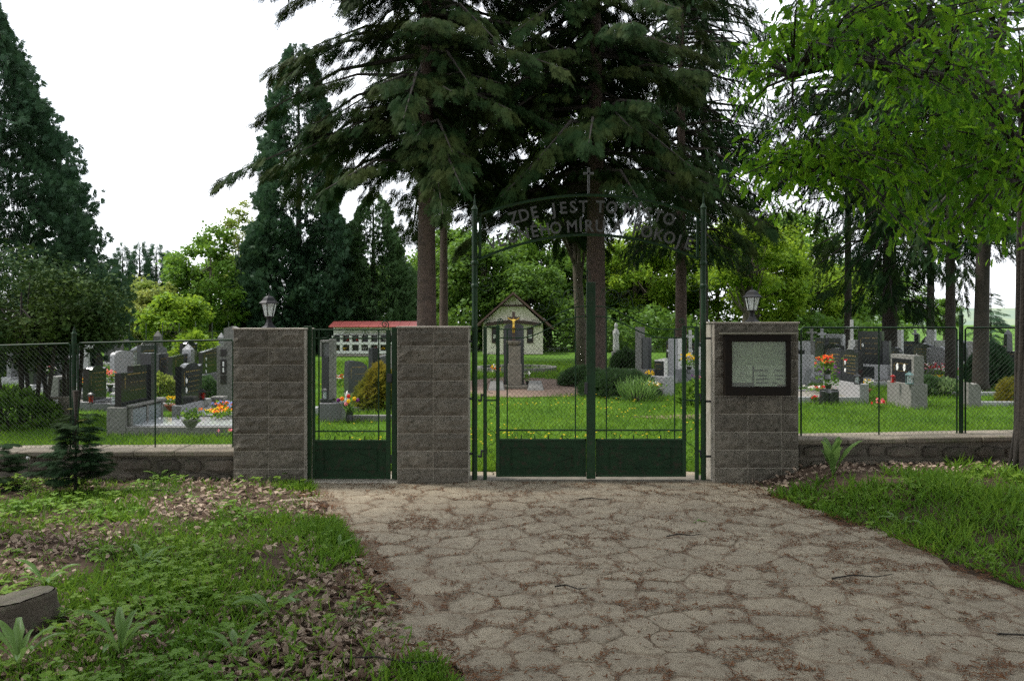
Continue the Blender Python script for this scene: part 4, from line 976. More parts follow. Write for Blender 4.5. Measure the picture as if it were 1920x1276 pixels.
mid_rows = [(1, 1520, 722, 'pale', LIGHTG, 'rect', .62, 'beside the leaning bluish slab'), (1, 1578, 708, 'black', BLACKG, 'wave', .85, 'right behind the purple flower spray'), (1, 1634, 706, 'mottled', TERR, 'arch', .8, 'left of the niche plinth'), (1, 1688, 714, 'dark', DARKG, 'arch', .8, 'directly behind the two-oval stone'), (1, 1728, 722, 'grey', GREYG, 'slant', .55, 'left of the globe bush'), (1, 1780, 714, 'pale', LIGHTG, 'wave', .8, 'above the hosta leaves'), (1, 1884, 716, 'black', BLACKG, 'rect', .8, 'between round bush and oak'), (1, 1330, 716, 'pale', WHITEM, 'rect', .8, 'behind the wide pillar edge'),
 (-1, 62, 738, 'black', BLACKG, 'wave', .62, 'seen between the shrub stems'), (-1, 128, 728, 'grey', GREYG, 'slant', .7, 'left of the slender cross'), (-1, 215, 724, 'pale', LIGHTG, 'arch', .75, 'right of the left wavy headstone'), (-1, 265, 714, 'dark', DARKG, 'rect', .85, 'above the stepped headstone'), (-1, 345, 704, 'black', BLACKG, 'wave', .9, 'above the two-oval wavy headstone'), (-1, 20, 722, 'grey', GREYG, 'rect', .7, 'at the left edge behind the low shrub')]
for sd3, a, b_, cn, mt, kd, hh_, wh in mid_rows:
    grave(sd3, a, b_, '%s middle-row headstone %s' % (cn, wh), (1.0, .32, .22, LIGHTG if mt is not LIGHTG else GREYG), [(.1, .78, .14, hh_, kd, mt, 4 if mt in (BLACKG, DARKG) else 0, 1 if mt is BLACKG else 0)], (1.7, LIGHTG, Gr), rot=(20 if sd3 > 0 else -12))
rg_ = random.Random(44)
back = [(-1, a, b_) for a, b_ in ((30, 690), (70, 684), (118, 700), (140, 682), (196, 686), (262, 688), (276, 702), (346, 684), (398, 690), (415, 684))] + [(1, a, b_) for a, b_ in ((1322, 690), (1506, 684), (1530, 676), (1562, 678), (1574, 668), (1618, 680), (1630, 672), (1650, 690), (1682, 678), (1716, 672), (1736, 690), (1762, 674), (1786, 680), (1812, 684), (1836, 676), (1876, 690), (1890, 680))]
where = {-1: ('behind the evergreen shrub', 'beyond the low box-like monument'), 1: ('in the back rows right of the notice board', '')}
kinds = ['rect', 'arch', 'wave', 'slant', 'rect', 'round', 'cross', 'obelisk']
words = {'rect': 'square-topped', 'arch': 'arched', 'wave': 'wavy-topped', 'slant': 'slant-topped', 'round': 'round-topped'}
stone_n = [('black', BLACKG), ('dark grey', DARKG), ('grey', GREYG), ('pale', LIGHTG), ('mottled', TERR)]
near_l = ['at the left edge under the shrub', 'under the evergreen shrub', 'left of the fence post', 'behind the fence post', 'behind the left wavy headstone', 'behind the stepped headstone', 'behind the end pillar of the stepped headstone', 'behind the two-oval wavy headstone', 'left of the plaque pillar', 'beside the plaque pillar top']
near_r = ['between gate post and wide pillar', 'first beyond the notice-board pillar', 'near the notice-board pillar', 'behind the plain black slab', 'left of the tall white monument', 'right of the tall white monument', 'behind the twin headstones', 'left of the tall black headstone', 'right of the tall black headstone', 'behind the arched headstone', 'right of the arched headstone', 'left of the plaque monument by the post', 'behind the plaque monument by the post', 'just right of the fence post', 'left of the round evergreen bush', 'right of the round evergreen bush', 'by the ribbed planter']
il = ir_ = 0
for sd3, a, b_ in back:
    kd = rg_.choice(kinds); cn, mt = rg_.choice(stone_n)
    if sd3 < 0: wh = near_l[il]; il += 1
    else: wh = near_r[ir_]; ir_ += 1
    if kd == 'cross': cross_monument(sd3, a, b_, 'small %s cross far back, %s' % (cn, wh), rg_.uniform(1.2, 1.6), .15, mt, arm=.16)
    elif kd == 'obelisk': obelisk(a, b_, 'small %s obelisk far back, %s' % (cn, wh), rg_.uniform(1.1, 1.5), .15, mt)
    else: grave(sd3, a, b_, 'small %s %s headstone far back, %s' % (cn, words[kd], wh), (.9, .3, .15, rg_.choice([LIGHTG, GREYG, TERR])), [(.08, .7, .14, rg_.uniform(.7, 1.0), kd, mt, 3 if mt in (BLACKG, DARKG) else 0, rg_.choice([0, 1]))], (1.6, LIGHTG, BED), rot=rg_.uniform(15, 55)*(-1 if sd3 < 0 else 1))
# ------------------------------------------------------------------ small things on the graves
def at(pxx, pyy, Y): return W(pxx, pyy, Y)
def flowers(pos, label, mats, rad=.12, h=.16, n=26, pot=None, nm='flowers', cat='flowers', leafmat=L_MID, size=.05, seed=1):
    e = empty(nm, pos, 0, label, cat); r_ = np.random.default_rng(seed); z0 = 0
    if pot == 'vase': MB().lathe([(.045, 0), (.06, .02), (.05, .10), (.07, .17), (.065, .172), (.045, .12)], 10).build('vase', BLACKG, e); z0 = .15
    if pot == 'clay': MB().lathe([(rad*.55, 0), (rad*.9, .10), (rad*.98, .10), (rad*.98, .125), (rad*.8, .125)], 12).build('pot', TERRA, e); z0 = .11
    if pot == 'bowl': MB().lathe([(rad*.4, 0), (rad*.5, .05), (rad*1.0, .14), (rad*1.02, .16), (rad*.9, .155)], 12).build('bowl', TERR, e); z0 = .13
    m_ = n*3; P = np.stack([r_.normal(0, rad*.5, m_), r_.normal(0, rad*.5, m_), z0 + np.abs(r_.normal(h*.4, h*.25, m_))], 1)
    A = rdir(m_, .6, r_); A[:, 2] = np.abs(A[:, 2]); V, Fc = scatter(*T_LEAF, P, frames(A, rdir(m_, 1, r_)), r_.uniform(.7, 1.3, m_)*size*1.5)
    link('foliage', np_mesh('foliage', V, Fc), leafmat, e)
    mats = mats if isinstance(mats, (list, tuple)) else [mats]
    for i, mt in enumerate(mats):
        k = max(3, n // len(mats)); C = np.stack([r_.normal(0, rad*.5, k), r_.normal(0, rad*.5, k), z0 + h*r_.uniform(.6, 1.15, k)], 1)
        P = np.repeat(C, 5, 0) + r_.normal(0, size*.15, (k*5, 3)); A = rdir(k*5, 1, r_); A[:, 2] = np.abs(A[:, 2])*.8
        V, Fc = scatter(np.array([(0,0,0),(.5,.42,.08),(1,0,.02),(.5,-.42,.08)], float), T_LEAF[1], P, frames(A, rdir(k*5, 1, r_)), r_.uniform(.8, 1.2, k*5)*size*.8)
        tag(link('blooms', np_mesh('blooms', V, Fc), mt, e), kind='stuff')
    return e
def grave_lantern(pos, label, body=BLACKM, glass=REDGL, s=1.0):
    e = empty('grave_lantern', pos, 0, label, 'lantern'); e.scale = (s, s, s)
    MB().cbox(-.055, .055, -.055, .055, 0, .025, .004).build('base', body, e)
    MB().lathe([(.038, .025), (.04, .05), (.04, .15), (.03, .165)], 10).build('glass', glass, e)
    for k in range(4):
        a = PI/4 + k*PI/2; MB().tube([(.062*math.cos(a), .062*math.sin(a), .02), (.062*math.cos(a), .062*math.sin(a), .18)], .006, 4).build('corner_bar', body, e)
    MB().lathe([(.085, .178), (.06, .205), (.025, .225), (.012, .25)], 4, ph=PI/4).build('roof', body, e)
    return e
def tulips(pos):
    e = empty('tulip_vase', pos, 0, 'tulips of mixed colours in a black vase inside the narrow gate', 'flowers'); r_ = random.Random(5)
    MB().lathe([(.05, 0), (.07, .03), (.06, .14), (.075, .20), (.07, .2), (.05, .15)], 10).build('vase', BLACKG, e)
    for k, (dx, dy, zz, mt) in enumerate(((-.13, 0, .40, P_ORG), (-.02, .03, .44, P_RED), (.09, 0, .40, P_YEL), (-.05, -.04, .31, P_PNK), (-.01, -.03, .36, P_YEL), (.14, .02, .37, P_PUR), (-.20, .03, .37, P_PUR))):
        MB().tube([(dx*.1, dy*.1, .15), (dx*.6, dy, zz*.7), (dx, dy, zz - .02)], .005, 4).build('stem', L_MID, e)
        MB().lathe([(.008, 0), (.032, .018), (.034, .04), (.026, .065), (.02, .07)], 7, (dx, dy, zz - .02)).build('bloom', mt, e, smooth=True)
    P = np.zeros((14, 3)); P[:, 2] = .14; A = rdir(14, .5); A[:, 2] = np.abs(A[:, 2]) + .7
    V, Fc = scatter(np.array([(0,0,0),(.5,.1,.03),(1,0,-.1),(.5,-.1,.03)], float), T_LEAF[1], P, frames(A, rdir(14)), rng.uniform(.16, .26, 14)); link('leaves', np_mesh('leaves', V, Fc), L_BROAD, e)
tulips((XX(655, 13.8), 13.8, 0))
Yq = 16.2; e = empty('gnome_figurine', (XX(651, Yq), Yq, .10), 0, 'small white gnome figurine on a dark block inside the narrow gate', 'figurine')
MB().cbox(-.09, .09, -.07, .07, -.12, .0, .006).build('block', DARKG, e)
MB().lathe([(.05,0),(.06,.03),(.055,.08),(.045,.11),(.045,.13),(.05,.14),(.03,.19),(.004,.25)], 10).build('figure', WHITEM, e, smooth=True)
grave_lantern((XX(608, 13.7), 13.75, .40), 'clear glass grave lantern on the pillar grave inside the narrow gate', BLACKM, CLEAR, .9)
grave_lantern((XX(669, 17.0), 17.0, .05), 'black lantern by the rough headstone and golden bush', BLACKM, CLEAR, 1.1)
grave_lantern((XX(168, 15.3), 15.35, .17), 'black lantern with red glass at the left wavy headstone', s=.95)
grave_lantern((XX(381, 14.75), 14.75, .30), 'black lantern at the far end of the two-oval wavy headstone', s=.85)
grave_lantern((XX(213, 12.3), 12.32, .46), 'clear glass lantern on the near end of the stepped headstone plinth', GREYG, CLEAR, .9)
grave_lantern((XX(1668, 16.6), 16.45, .50), 'red glass candle at the two-oval headstone', REDGL, REDGL, .7)
grave_lantern((XX(1705, 16.0), 16.0, .50), 'teal metal lantern standing by the two-oval headstone', TEALM, CLEAR, 1.05)
grave_lantern((XX(1607, 17.0), 17.0, .42), 'black lantern at the near end of the twin black headstones', BLACKM, CLEAR, 1.0)
grave_lantern((XX(1742, 25), 25.0, .16), 'tall black lantern in front of the round-arched headstone', s=1.2)
for a, lab in ((1547, 'left one of two black grave vases by the twin headstones'), (1561, 'right one of two black grave vases by the twin headstones')):
    e = empty('grave_vase', (XX(a, 16.9), 16.9 - .004*a + 6.2, 0), 0, lab, 'vase'); MB().lathe([(.10, 0), (.115, .02), (.115, .28), (.095, .30), (.06, .30)], 12).build('body', BLACKG, e); MB().lathe([(.10, .302), (.10, .325), (.03, .33)], 12).build('lid', BLACKG, e)
e = empty('round_planter', (XX(1899, 24), 24.0, 0), 0, 'dark ribbed round planter beside the round evergreen bush', 'planter'); MB().lathe([(.22, 0), (.24, .03), (.24, .42), (.2, .42)], 16).build('body', DARKG, e)
FL = [
 ((415, 780), .2, 'yellow pansies in the bed at the foot of the plaque pillar', [P_YEL, P_ORG], .28, .12, 40, None),
 ((428, 768), .25, 'blue and orange pansies behind the yellow ones by the lamp pillar', [P_BLU, P_ORG], .22, .12, 26, None),
 ((358, 806), .16, 'dark bowl plant lying on the polished grave slab', [L_DARK], .13, .14, 20, 'bowl'),
 ((432, 815), .16, 'pair of pink blooms on the polished slab beside the lamp pillar', [P_PNK], .10, .06, 6, None),
 ((158, 735), .15, 'bright orange bouquet at the foot of the slender cross', [P_ORG, P_YEL], .14, .16, 30, 'vase'),
 ((207, 735), .2, 'pink and orange bouquet behind the left wavy headstone', [P_PNK, P_ORG], .10, .30, 22, 'vase'),
 ((90, 712), .3, 'white bouquet on the low box-like monument', [P_WHT, P_PNK], .18, .16, 30, 'vase'),
 ((45, 700), .3, 'pale pink flowers under the evergreen shrub', [P_PNK, P_WHT], .2, .16, 24, 'bowl'),
 ((310, 712), .1, 'yellow and pink lilies between the stepped and wavy headstones', [P_YEL, P_PNK], .2, .45, 30, 'vase'),
 ((327, 770), .1, 'terracotta bowl of foliage left of the wavy headstone', [P_YEL], .18, .14, 14, 'clay'),
 ((243, 800), .1, 'single yellow bloom inside the glazed plinth', [P_YEL], .06, .12, 6, None),
 ((1540, 735), .12, 'red begonias on the grave before the twin headstones', [P_RED, P_WHT], .30, .12, 34, None),
 ((1553, 738), .36, 'purple flower spray at the left end of the twin headstones', [P_PUR], .16, .40, 46, 'vase'),
 ((1551, 712), .75, 'orange artificial bouquet before the plain black slab', [P_ORG, P_RED], .16, .24, 34, 'vase'),
 ((1618, 738), .08, 'white and yellow flowers in a terracotta trough', [P_WHT, P_YEL], .2, .2, 30, 'clay'),
 ((1765, 706), .12, 'big heap of red and white flowers behind the hosta', [P_RED, P_WHT, P_PNK], .55, .35, 90, None),
 ((1757, 712), .05, 'small yellow flowers below the red heap', [P_YEL], .25, .12, 20, None),
 ((1648, 768), .0, 'fallen pink artificial flowers on the grass beside the two-oval grave', [P_PNK, P_RED], .12, .20, 14, None),
 ((1527, 752), .05, 'small red cup flower on the gravel grave', [P_RED], .05, .10, 8, None),
 ((1222, 740), .12, 'bowl of pale yellow pansies in front of the trough columns', [P_YEL, P_WHT], .24, .14, 36, 'bowl'),
 ((1222, 712), .3, 'yellow flowers behind the white leaning headstone', [P_YEL], .18, .2, 26, None),
 ((1292, 700), .5, 'yellow bouquet on the grey table-like block', [P_YEL], .2, .3, 30, 'vase'),
 ((1312, 726), .1, 'purple flowers between the gate post and the pillar', [P_PUR, P_PNK], .18, .25, 26, None),
 ((688, 762), .05, 'red flowers at the foot of the golden bush', [P_RED], .16, .16, 26, None),
 ((634, 720), .05, 'red flower heap left of the rough headstone', [P_RED, P_WHT], .3, .22, 36, None),
 ((928, 727), .02, 'bouquet and candles beside the memorial pedestal', [P_YEL, P_ORG, P_WHT], .12, .42, 20, 'vase'),
 ((990, 726), .02, 'dark and white candles at the memorial foot', [P_WHT], .08, .22, 8, 'vase'),
]
for i, ((a, c), z, lab, mts, rad_, h_, n_, pot) in enumerate(FL):
    y_ = G(c + z/ (G(c)) * F * 0) if z < .01 else EYE*F/(c - HZ) * (1 - z/EYE)   # foot stands at height z
    flowers((XX(a, y_), y_, z), lab, mts, rad_, h_, n_, pot, seed=i+1)

# ------------------------------------------------------------------ bushes
def bush(nm, label, pos, rx, rz, mat, n, size, tmpl=T_FAN, cat='bush', seed=1, cone=0, up=.5, flat=False):
    e = empty(nm, pos, 0, label, cat); r_ = np.random.default_rng(seed)
    d = rdir(n, 1, r_); d[:, 2] = np.abs(d[:, 2])*1.0 - .12
    lump = 1 + .22*(fbm(d[:, 0]*3 + d[:, 2]*2, d[:, 1]*3 + 5, 1.3, seed) - .5)*2
    rr = (r_.uniform(.55, 1.02, n)**.5) * lump; P = np.stack([d[:, 0]*rx*rr, d[:, 1]*rx*rr, rz*(.15 + .85*np.clip(d[:, 2], -.1, 1)*rr)], 1)
    if cone: k = 1 - cone*np.clip(P[:, 2]/rz, 0, 1); P[:, 0] *= k; P[:, 1] *= k
    A = d + r_.normal(0, .35, (n, 3)); A[:, 2] += up
    V, Fc = scatter(*tmpl, P, frames(A, rdir(n, 1, r_)), r_.uniform(.7, 1.3, n)*size)
    link('foliage', np_mesh('foliage', V, Fc), mat, e)
    mb = MB()
    for k in range(4): a = k*1.6 + seed; mb.tube([(0, 0, 0), (rx*.3*math.cos(a), rx*.3*math.sin(a), rz*.4), (rx*.5*math.cos(a), rx*.5*math.sin(a), rz*.7)], [.03, .02, .008], 5)
    mb.build('stems', BARK_DARK, e); return e
def gp(a, c, dz=0): y_ = G(c); return (XX(a, y_), y_, dz)
bush('round_bush', 'round dark evergreen bush right of the fence post', gp(1856, 728), .62, 1.22, L_THUJA, 2600, .16, seed=2, cone=.15)
bush('globe_bush', 'small fresh-green globe bush near the hosta leaves', gp(1738, 742), .34, .52, L_THUJA2, 1300, .10, seed=3)
bush('golden_bush', 'yellow-green low bush at the right edge behind the oak', gp(1912, 757), .42, .62, L_GOLDB, 1500, .11, seed=4)
bush('golden_bush', 'golden evergreen bush seen through the narrow gate', gp(713, 768), .52, .98, L_GOLDB, 2600, .12, seed=5, cone=.35)
bush('juniper_bush', 'spreading dark juniper at the foot of the big fir trunk', gp(1160, 742), .85, .60, L_JUN, 2600, .17, seed=6)
bush('juniper_bush', 'second spreading juniper behind the cover bar of the wide gate', gp(1092, 722), .6, .5, L_JUN, 1500, .16, seed=7)
bush('round_bush', 'small round bush on the lawn right of the big fir trunk', gp(1174, 694), .55, .82, L_JUN, 1800, .15, seed=8)
bush('iris_clump', 'clump of strappy iris leaves below the yellow pansy bowl', gp(1195, 752), .34, .30, L_BROAD, 260, .32, (np.array([(0,-.03,0),(0,.03,0),(.6,.035,.02),(.6,-.035,.02),(1,.005,-.12),(1,-.005,-.12)], float), np.array([(0,1,2,3),(3,2,4,5)])), 'plant', 9, up=1.6)
bush('hosta_plant', 'pale green hosta leaves by the long kerb line', gp(1772, 742), .50, .32, L_HOSTA, 320, .20, (np.array([(0,0,0),(.35,.28,.06),(1,0,-.1),(.35,-.28,.06)], float), T_LEAF[1]), 'plant', 10)
bush('dark_shrub_low', 'dark low shrub in front of the plain headstone back at the left edge', gp(20, 800), .75, .62, L_DARK, 1600, .13, T_LEAF, 'bush', 11)
bush('leafy_shrub', 'leafy shrub behind the gate side panel by the notice-board pillar', gp(1308, 760), .4, .5, L_MID, 900, .13, T_LEAF, 'bush', 12)
bush('small_shrub', 'yellow-flecked small shrub behind the wavy headstone', gp(300, 745), .36, .55, L_YEL, 900, .11, T_LEAF, 'bush', 13)
bush('box_bush', 'dark green globe bush beside the lantern of the wavy headstone', gp(388, 748), .26, .55, L_THUJA2, 700, .10, seed=14)
bush('weeping_bush', 'bright weeping bush far back behind the wavy headstone', gp(366, 690), .9, 1.5, L_LIME, 1500, .2, T_LEAF, 'bush', 15, up=-.6)

# ------------------------------------------------------------------ trees
def conifer(nm, label, loc, H, zb, Rb, mat, bark, tr, tmpl=T_FIR, size=.5, droop=.25, rise=.05, dz=.42, nb=5, prof=.8, seed=1, dens=1.0, hang=.0, zmax=None, group=None, lean=0):
    e = empty(nm, loc, 0, label, 'tree', group); r_ = np.random.default_rng(seed)
    ptsz = [0, .25, H*.2, H*.45, H*.7, H]; trk = MB().tube([(lean*z*z/H, 0, z) for z in ptsz], [tr*1.45, tr*1.08, tr*.92, tr*.72, tr*.42, .03], 14)
    P, A, S_ = [], [], []; br = MB(); z = zb
    while z < H - .3:
        t_ = (z - zb) / (H - zb); L0 = Rb * (1 - t_)**prof + .25*min(1, H/8)
        if t_ < .12: L0 *= (.65 + 3*t_) if hang > .6 else .92
        for k in range(nb):
            az = r_.uniform(0, 2*PI); L = L0 * r_.uniform(.55, 1.1); zz = z + r_.uniform(-.2, .2)
            ca, sa = math.cos(az), math.sin(az); dr = droop * r_.uniform(.6, 1.4)
            def pt(s): return np.array([ca*L*s + lean*zz*zz/H, sa*L*s, zz + rise*L*s - dr*L*s*s])
            kb = min(1, tr*5); br.tube([pt(0), pt(.5), pt(1)], [(.03 + .012*L)*kb, (.018 + .006*L)*kb, .008*kb], 4, False)
            m_ = max(3, int(L / size * 3.2 * dens)); c1, c2 = r_.uniform(0, 6.28, 2); bare = r_.uniform(.05, .3)
            for i in range(m_):
                s = .18 + .82 * (i + r_.random()) / m_; p = pt(s); wd = (.45*size + .24*L*(1 - s))
                for side in (-1, 1):
                    if r_.random() < .15 or (H > 5 and (s < bare or math.sin(s*L*2.6 + c1) + .4*side*math.sin(s*L*1.7 + c2) < -.55)): continue
                    off = r_.uniform(0, 1) * wd * side
                    P.append(p + np.array([-sa*off, ca*off, -.12*abs(off) - hang*r_.uniform(0, .5)]))
                    sw = side * r_.uniform(.25, .9)
                    A.append(np.array([ca - sa*sw, sa + ca*sw, -dr*s*1.6 - .1 - hang*r_.uniform(.8, 2.4)])); S_.append(size * r_.uniform(.65, 1.25))
            P.append(pt(.95)); A.append(np.array([ca, sa, -dr - hang])); S_.append(size)
        z += dz * r_.uniform(.75, 1.25)
    P, A, S_ = np.array(P), np.array(A), np.array(S_)
    N = np.tile([0, 0, 1.], (len(P), 1)) + r_.normal(0, .35, (len(P), 3))
    V, Fc = scatter(*tmpl, P, frames(A, N), S_)
    trk.build('trunk', bark, e, smooth=True); br.build('branches', BARK_DARK, e)
    link('crown', np_mesh('crown', V, Fc), mat, e); return e
def thuja(nm, label, loc, H, Rb, mat, n, size, seed=1, prof=.75, zb=0, tmpl=T_FAN, lumps=.45, droop=.3, group=None):
    e = empty(nm, loc, 0, label, 'tree', group); r_ = np.random.default_rng(seed)
    u = r_.uniform(0, 1, n); z = zb + (H - zb) * (1 - (1 - u)**.62); az = r_.uniform(0, 2*PI, n)
    t_ = (z - zb) / (H - zb); Rz = Rb * (1 - t_)**prof * np.minimum(1, .55 + 3*t_) + .12
    lump = 1 + lumps*(fbm(az*2.2 + 3, z*1.1, 1.0, seed) - .5)*2 + lumps*.6*(vnoise(az*6, z*2.4, 1.0, seed+4) - .5)
    rr = Rz * lump * r_.uniform(.35, 1.0, n)**.35
    P = np.stack([np.cos(az)*rr, np.sin(az)*rr, z], 1)
    A = np.stack([np.cos(az), np.sin(az), r_.normal(-droop, .5, n)], 1) + r_.normal(0, .35, (n, 3))
    N = np.stack([-np.sin(az), np.cos(az), np.zeros(n)], 1) + r_.normal(0, .5, (n, 3))
    V, Fc = scatter(*tmpl, P, frames(A, N), r_.uniform(.6, 1.3, n)*size)
    MB().tube([(0,0,0), (0,0,H*.5), (0,0,H*.96)], [.22, .14, .02], 8).build('trunk', BARK_DARK, e)
    link('crown', np_mesh('crown', V, Fc), mat, e); return e
def broadleaf(nm, label, loc, H, Rx, mat, bark, nclump=46, per=260, leaf=.2, zb=.25, tr=.16, seed=1, group=None, rc=.30, lean=(0, 0), build_trunk=True):
    e = empty(nm, loc, 0, label, 'tree', group); r_ = np.random.default_rng(seed)
    c0 = H*(1 + zb)/2; hz = H*(1 - zb)/2
    d = rdir(nclump, 1, r_); rad_ = r_.uniform(.25, 1, nclump)**.45
    C = np.stack([d[:, 0]*Rx*rad_*.85, d[:, 1]*Rx*rad_*.85, c0 + d[:, 2]*hz*rad_*.88], 1)
    tl = (C[:, 2:3]/H); C[:, 0:1] += lean[0]*tl; C[:, 1:2] += lean[1]*tl
    cs = r_.uniform(.7, 1.25, nclump) * rc * Rx
    P = np.repeat(C, per, 0) + rdir(nclump*per, 1, r_) * (r_.uniform(0, 1, nclump*per)**.5 * np.repeat(cs, per))[:, None] * np.array([1, 1, .65])
    n = len(P); A = rdir(n, .7, r_); A[:, 2] -= .25; N = rdir(n, 1, r_); N[:, 2] = np.abs(N[:, 2]) + .6
    V, Fc = scatter(*T_LEAF, P, frames(A, N), r_.uniform(.6, 1.3, n)*leaf)
    link('crown', np_mesh('crown', V, Fc), mat, e)
    mb = MB(); top = (lean[0]*.7, lean[1]*.7, H*.72); mb.tube([(0,0,-.05), (lean[0]*.12, 0, H*.12), (lean[0]*.35, lean[1]*.35, H*.4), top], [tr*1.3, tr, tr*.75, tr*.25], 9)
    for i in range(0, nclump, 2):
        f_ = r_.uniform(.25, .65); st_ = np.array([lean[0]*f_*.8, lean[1]*f_*.8, H*f_]); md_ = (st_ + C[i])/2 + np.array([0, 0, -.05*H])
        mb.tube([st_, md_, C[i]], [tr*.34, tr*.2, .012], 5, False)
    mb.build('trunk', bark, e, smooth=True); return e
def base(a, Y, z=0): return (XX(a, Y), Y, z)
conifer('fir_tree', 'tall dark fir with bare brown trunk behind the middle pillar', base(800, 25), 19, 6.5, 6.0, L_FIR, BARK_FIR, .31, size=.36, droop=.42, dz=.40, nb=5, prof=.38, seed=11, dens=3.3, hang=.45)
conifer('fir_tree', 'tall fir whose brown trunk stands behind the cover bar of the wide gate', base(1117, 26.5), 19, 6.4, 6.0, L_FIR, BARK_FIR, .34, size=.36, droop=.38, dz=.38, nb=5, prof=.38, seed=12, dens=3.3, hang=.55)
conifer('spruce_tree', 'weeping spruce with slim reddish trunk right of the lettered arch', base(1277, 33), 22, 5.0, 4.6, L_FIR2, BARK_FIR, .24, T_HANG, .42, .35, dz=.42, nb=5, prof=.5, seed=13, dens=1.9, hang=.9)
conifer('spruce_tree', 'dark weeping spruce behind the right-hand graves', base(1668, 25), 17, 2.6, 2.5, L_FIR2, BARK_DARK, .22, T_HANG, .38, .35, dz=.42, nb=5, prof=.45, seed=14, dens=1.9, hang=1.0)
conifer('spruce_tree', 'dark spruce with swollen trunk left of the leaning trunk at right', base(1782, 22), 16, 3.6, 3.4, L_FIR2, BARK_DARK, .13, T_HANG, .36, .35, dz=.48, nb=4, prof=.45, seed=15, dens=1.7, hang=.8)
conifer('spruce_tree', 'thick leaning dark trunk with high branches near the right edge', base(1838, 20), 16, 4.2, 3.4, L_FIR2, BARK_DARK, .175, T_HANG, .36, .35, dz=.5, nb=4, prof=.45, seed=16, dens=1.7, hang=.7, lean=.10)
conifer('spruce_tree', 'weeping spruce standing between the arch and the oak leaves', base(1320, 37), 22, 7.6, 4.8, L_FIR2, BARK_DARK, .2, T_HANG, .42, .35, dz=.45, nb=5, prof=.5, seed=17, dens=1.9, hang=.9)
conifer('spruce_tree', 'small blue-grey spruce tip against the pale valley', base(1858, 48), 3.9, .3, 1.2, L_THUJA, BARK_DARK, .06, size=.4, dz=.3, nb=5, seed=18)
conifer('fir_tree', 'fir with slim mossy trunk just right of the tall fir behind the middle pillar', base(832, 37), 22, 8.4, 5.4, L_FIR, BARK_FIR, .2, size=.5, droop=.4, dz=.6, nb=5, prof=.45, seed=111, dens=2.2, hang=.5)
conifer('spruce_tree', 'back spruce high above the tall white monument', base(1590, 36), 21, 7.6, 6.2, L_FIR2, BARK_DARK, .16, T_HANG, .5, .35, dz=.55, nb=5, prof=.4, seed=112, dens=2.5, hang=.9)
conifer('spruce_tree', 'back spruce between the swollen trunk and the oak leaves', base(1745, 31), 19, 6.0, 5.4, L_FIR2, BARK_DARK, .14, T_HANG, .45, .35, dz=.5, nb=5, prof=.4, seed=113, dens=2.5, hang=.9)
thuja('cypress_tree', 'huge dark conical cypress filling the upper left corner', base(-40, 26), 13.0, 4.4, L_THUJA, 34000, .26, 21, prof=.80, tmpl=T_FAN, lumps=.6, droop=.7)
thuja('cypress_tree', 'tall bluish cypress behind the left side of the fir', base(560, 45), 17.8, 3.4, L_THUJA, 26000, .32, 22, prof=.58, droop=.2, lumps=.55)
thuja('cypress_tree', 'broad dark cypress behind the pillar lamp', base(515, 44), 8.0, 2.6, L_THUJA, 12000, .30, 23, prof=.5, droop=.5)
thuja('cypress_tree', 'fresh green cypress above the red roofed urn wall', base(700, 46), 9.3, 3.0, L_THUJA2, 15000, .30, 24, prof=.6, droop=.4)
thuja('cypress_tree', 'dark cypress behind the left part of the urn wall', base(620, 48), 8.6, 2.8, L_THUJA, 10000, .32, 25, prof=.55, droop=.5)
for i, (a, top_) in enumerate(((230, 458), (262, 452), (293, 455), (325, 470))):
    thuja('far_spruce', 'far spruce %s above the yellowish thicket' % ('first from left', 'second from left', 'third from left', 'fourth from left')[i], base(a, 70), EYE + (HZ - top_)/F*70, 1.7, L_THUJA, 2600, .45, 30+i, prof=.8, tmpl=T_FIR, group='far spruces on the left')
# dark evergreen shrub-tree near the fence on the left
es = broadleaf('evergreen_shrub', 'dark glossy evergreen shrub on several stems inside the left fence', base(40, 13.4), 3.15, 1.75, L_SHRUB, BARK_DARK, 40, 330, .085, .32, .05, 41, rc=.33)
es2 = broadleaf('evergreen_shrub', 'lower glossy evergreen shrub next to the left fence post', base(120, 14.2), 2.35, 1.05, L_SHRUB, BARK_DARK, 26, 300, .085, .38, .04, 42, rc=.36)
for e_, sp_ in ((es, 6), (es2, 3)):
    for k in range(sp_):
        a = k*2.1; x = .5*math.cos(a)*(.4 + .1*k); y = .4*math.sin(a)
        MB().tube([(x, y, -.02), (x*1.2 + .05, y, .6), (x*1.7, y*1.2, 1.5)], [.05, .04, .03], 6).build('stem', BARK_DARK, e_)
# broad-leaved wood behind; a few models reused
A1 = broadleaf('leafy_tree', 'bright green young tree left of the cypresses', base(395, 42), 7.4, 2.6, L_MID, BARK_GREY, 50, 240, .22, .08, .12, 51)
A2 = broadleaf('thicket_tree', 'yellowish thicket below the far spruces, nearer the evergreen shrub', base(258, 40), 4.4, 2.4, L_YEL, BARK_GREY, 44, 220, .20, .03, .08, 52)
A3 = broadleaf('thicket_tree', 'lime thicket right of the yellowish one', base(330, 38), 3.4, 2.0, L_LIME, BARK_GREY, 40, 220, .20, .03, .08, 53)
B1 = broadleaf('birch_tree', 'thin airy birch standing left of the bluish cypress', base(447, 52), 10.6, 1.5, L_YEL, BARK_GREY, 34, 90, .20, .3, .08, 54)
wood = []
W1 = broadleaf('wood_tree', 'dark leafy tree behind the chapel roof, left part', base(905, 52), 8.4, 3.6, L_DARK, BARK_GREY, 60, 260, .30, .05, .2, 61, 'trees of the wood behind the cemetery')
W2 = broadleaf('wood_tree', 'bright leafy tree directly behind the lettered arch', base(1030, 56), 10.0, 3.8, L_MID, BARK_GREY, 60, 260, .30, .08, .2, 62, 'trees of the wood behind the cemetery')
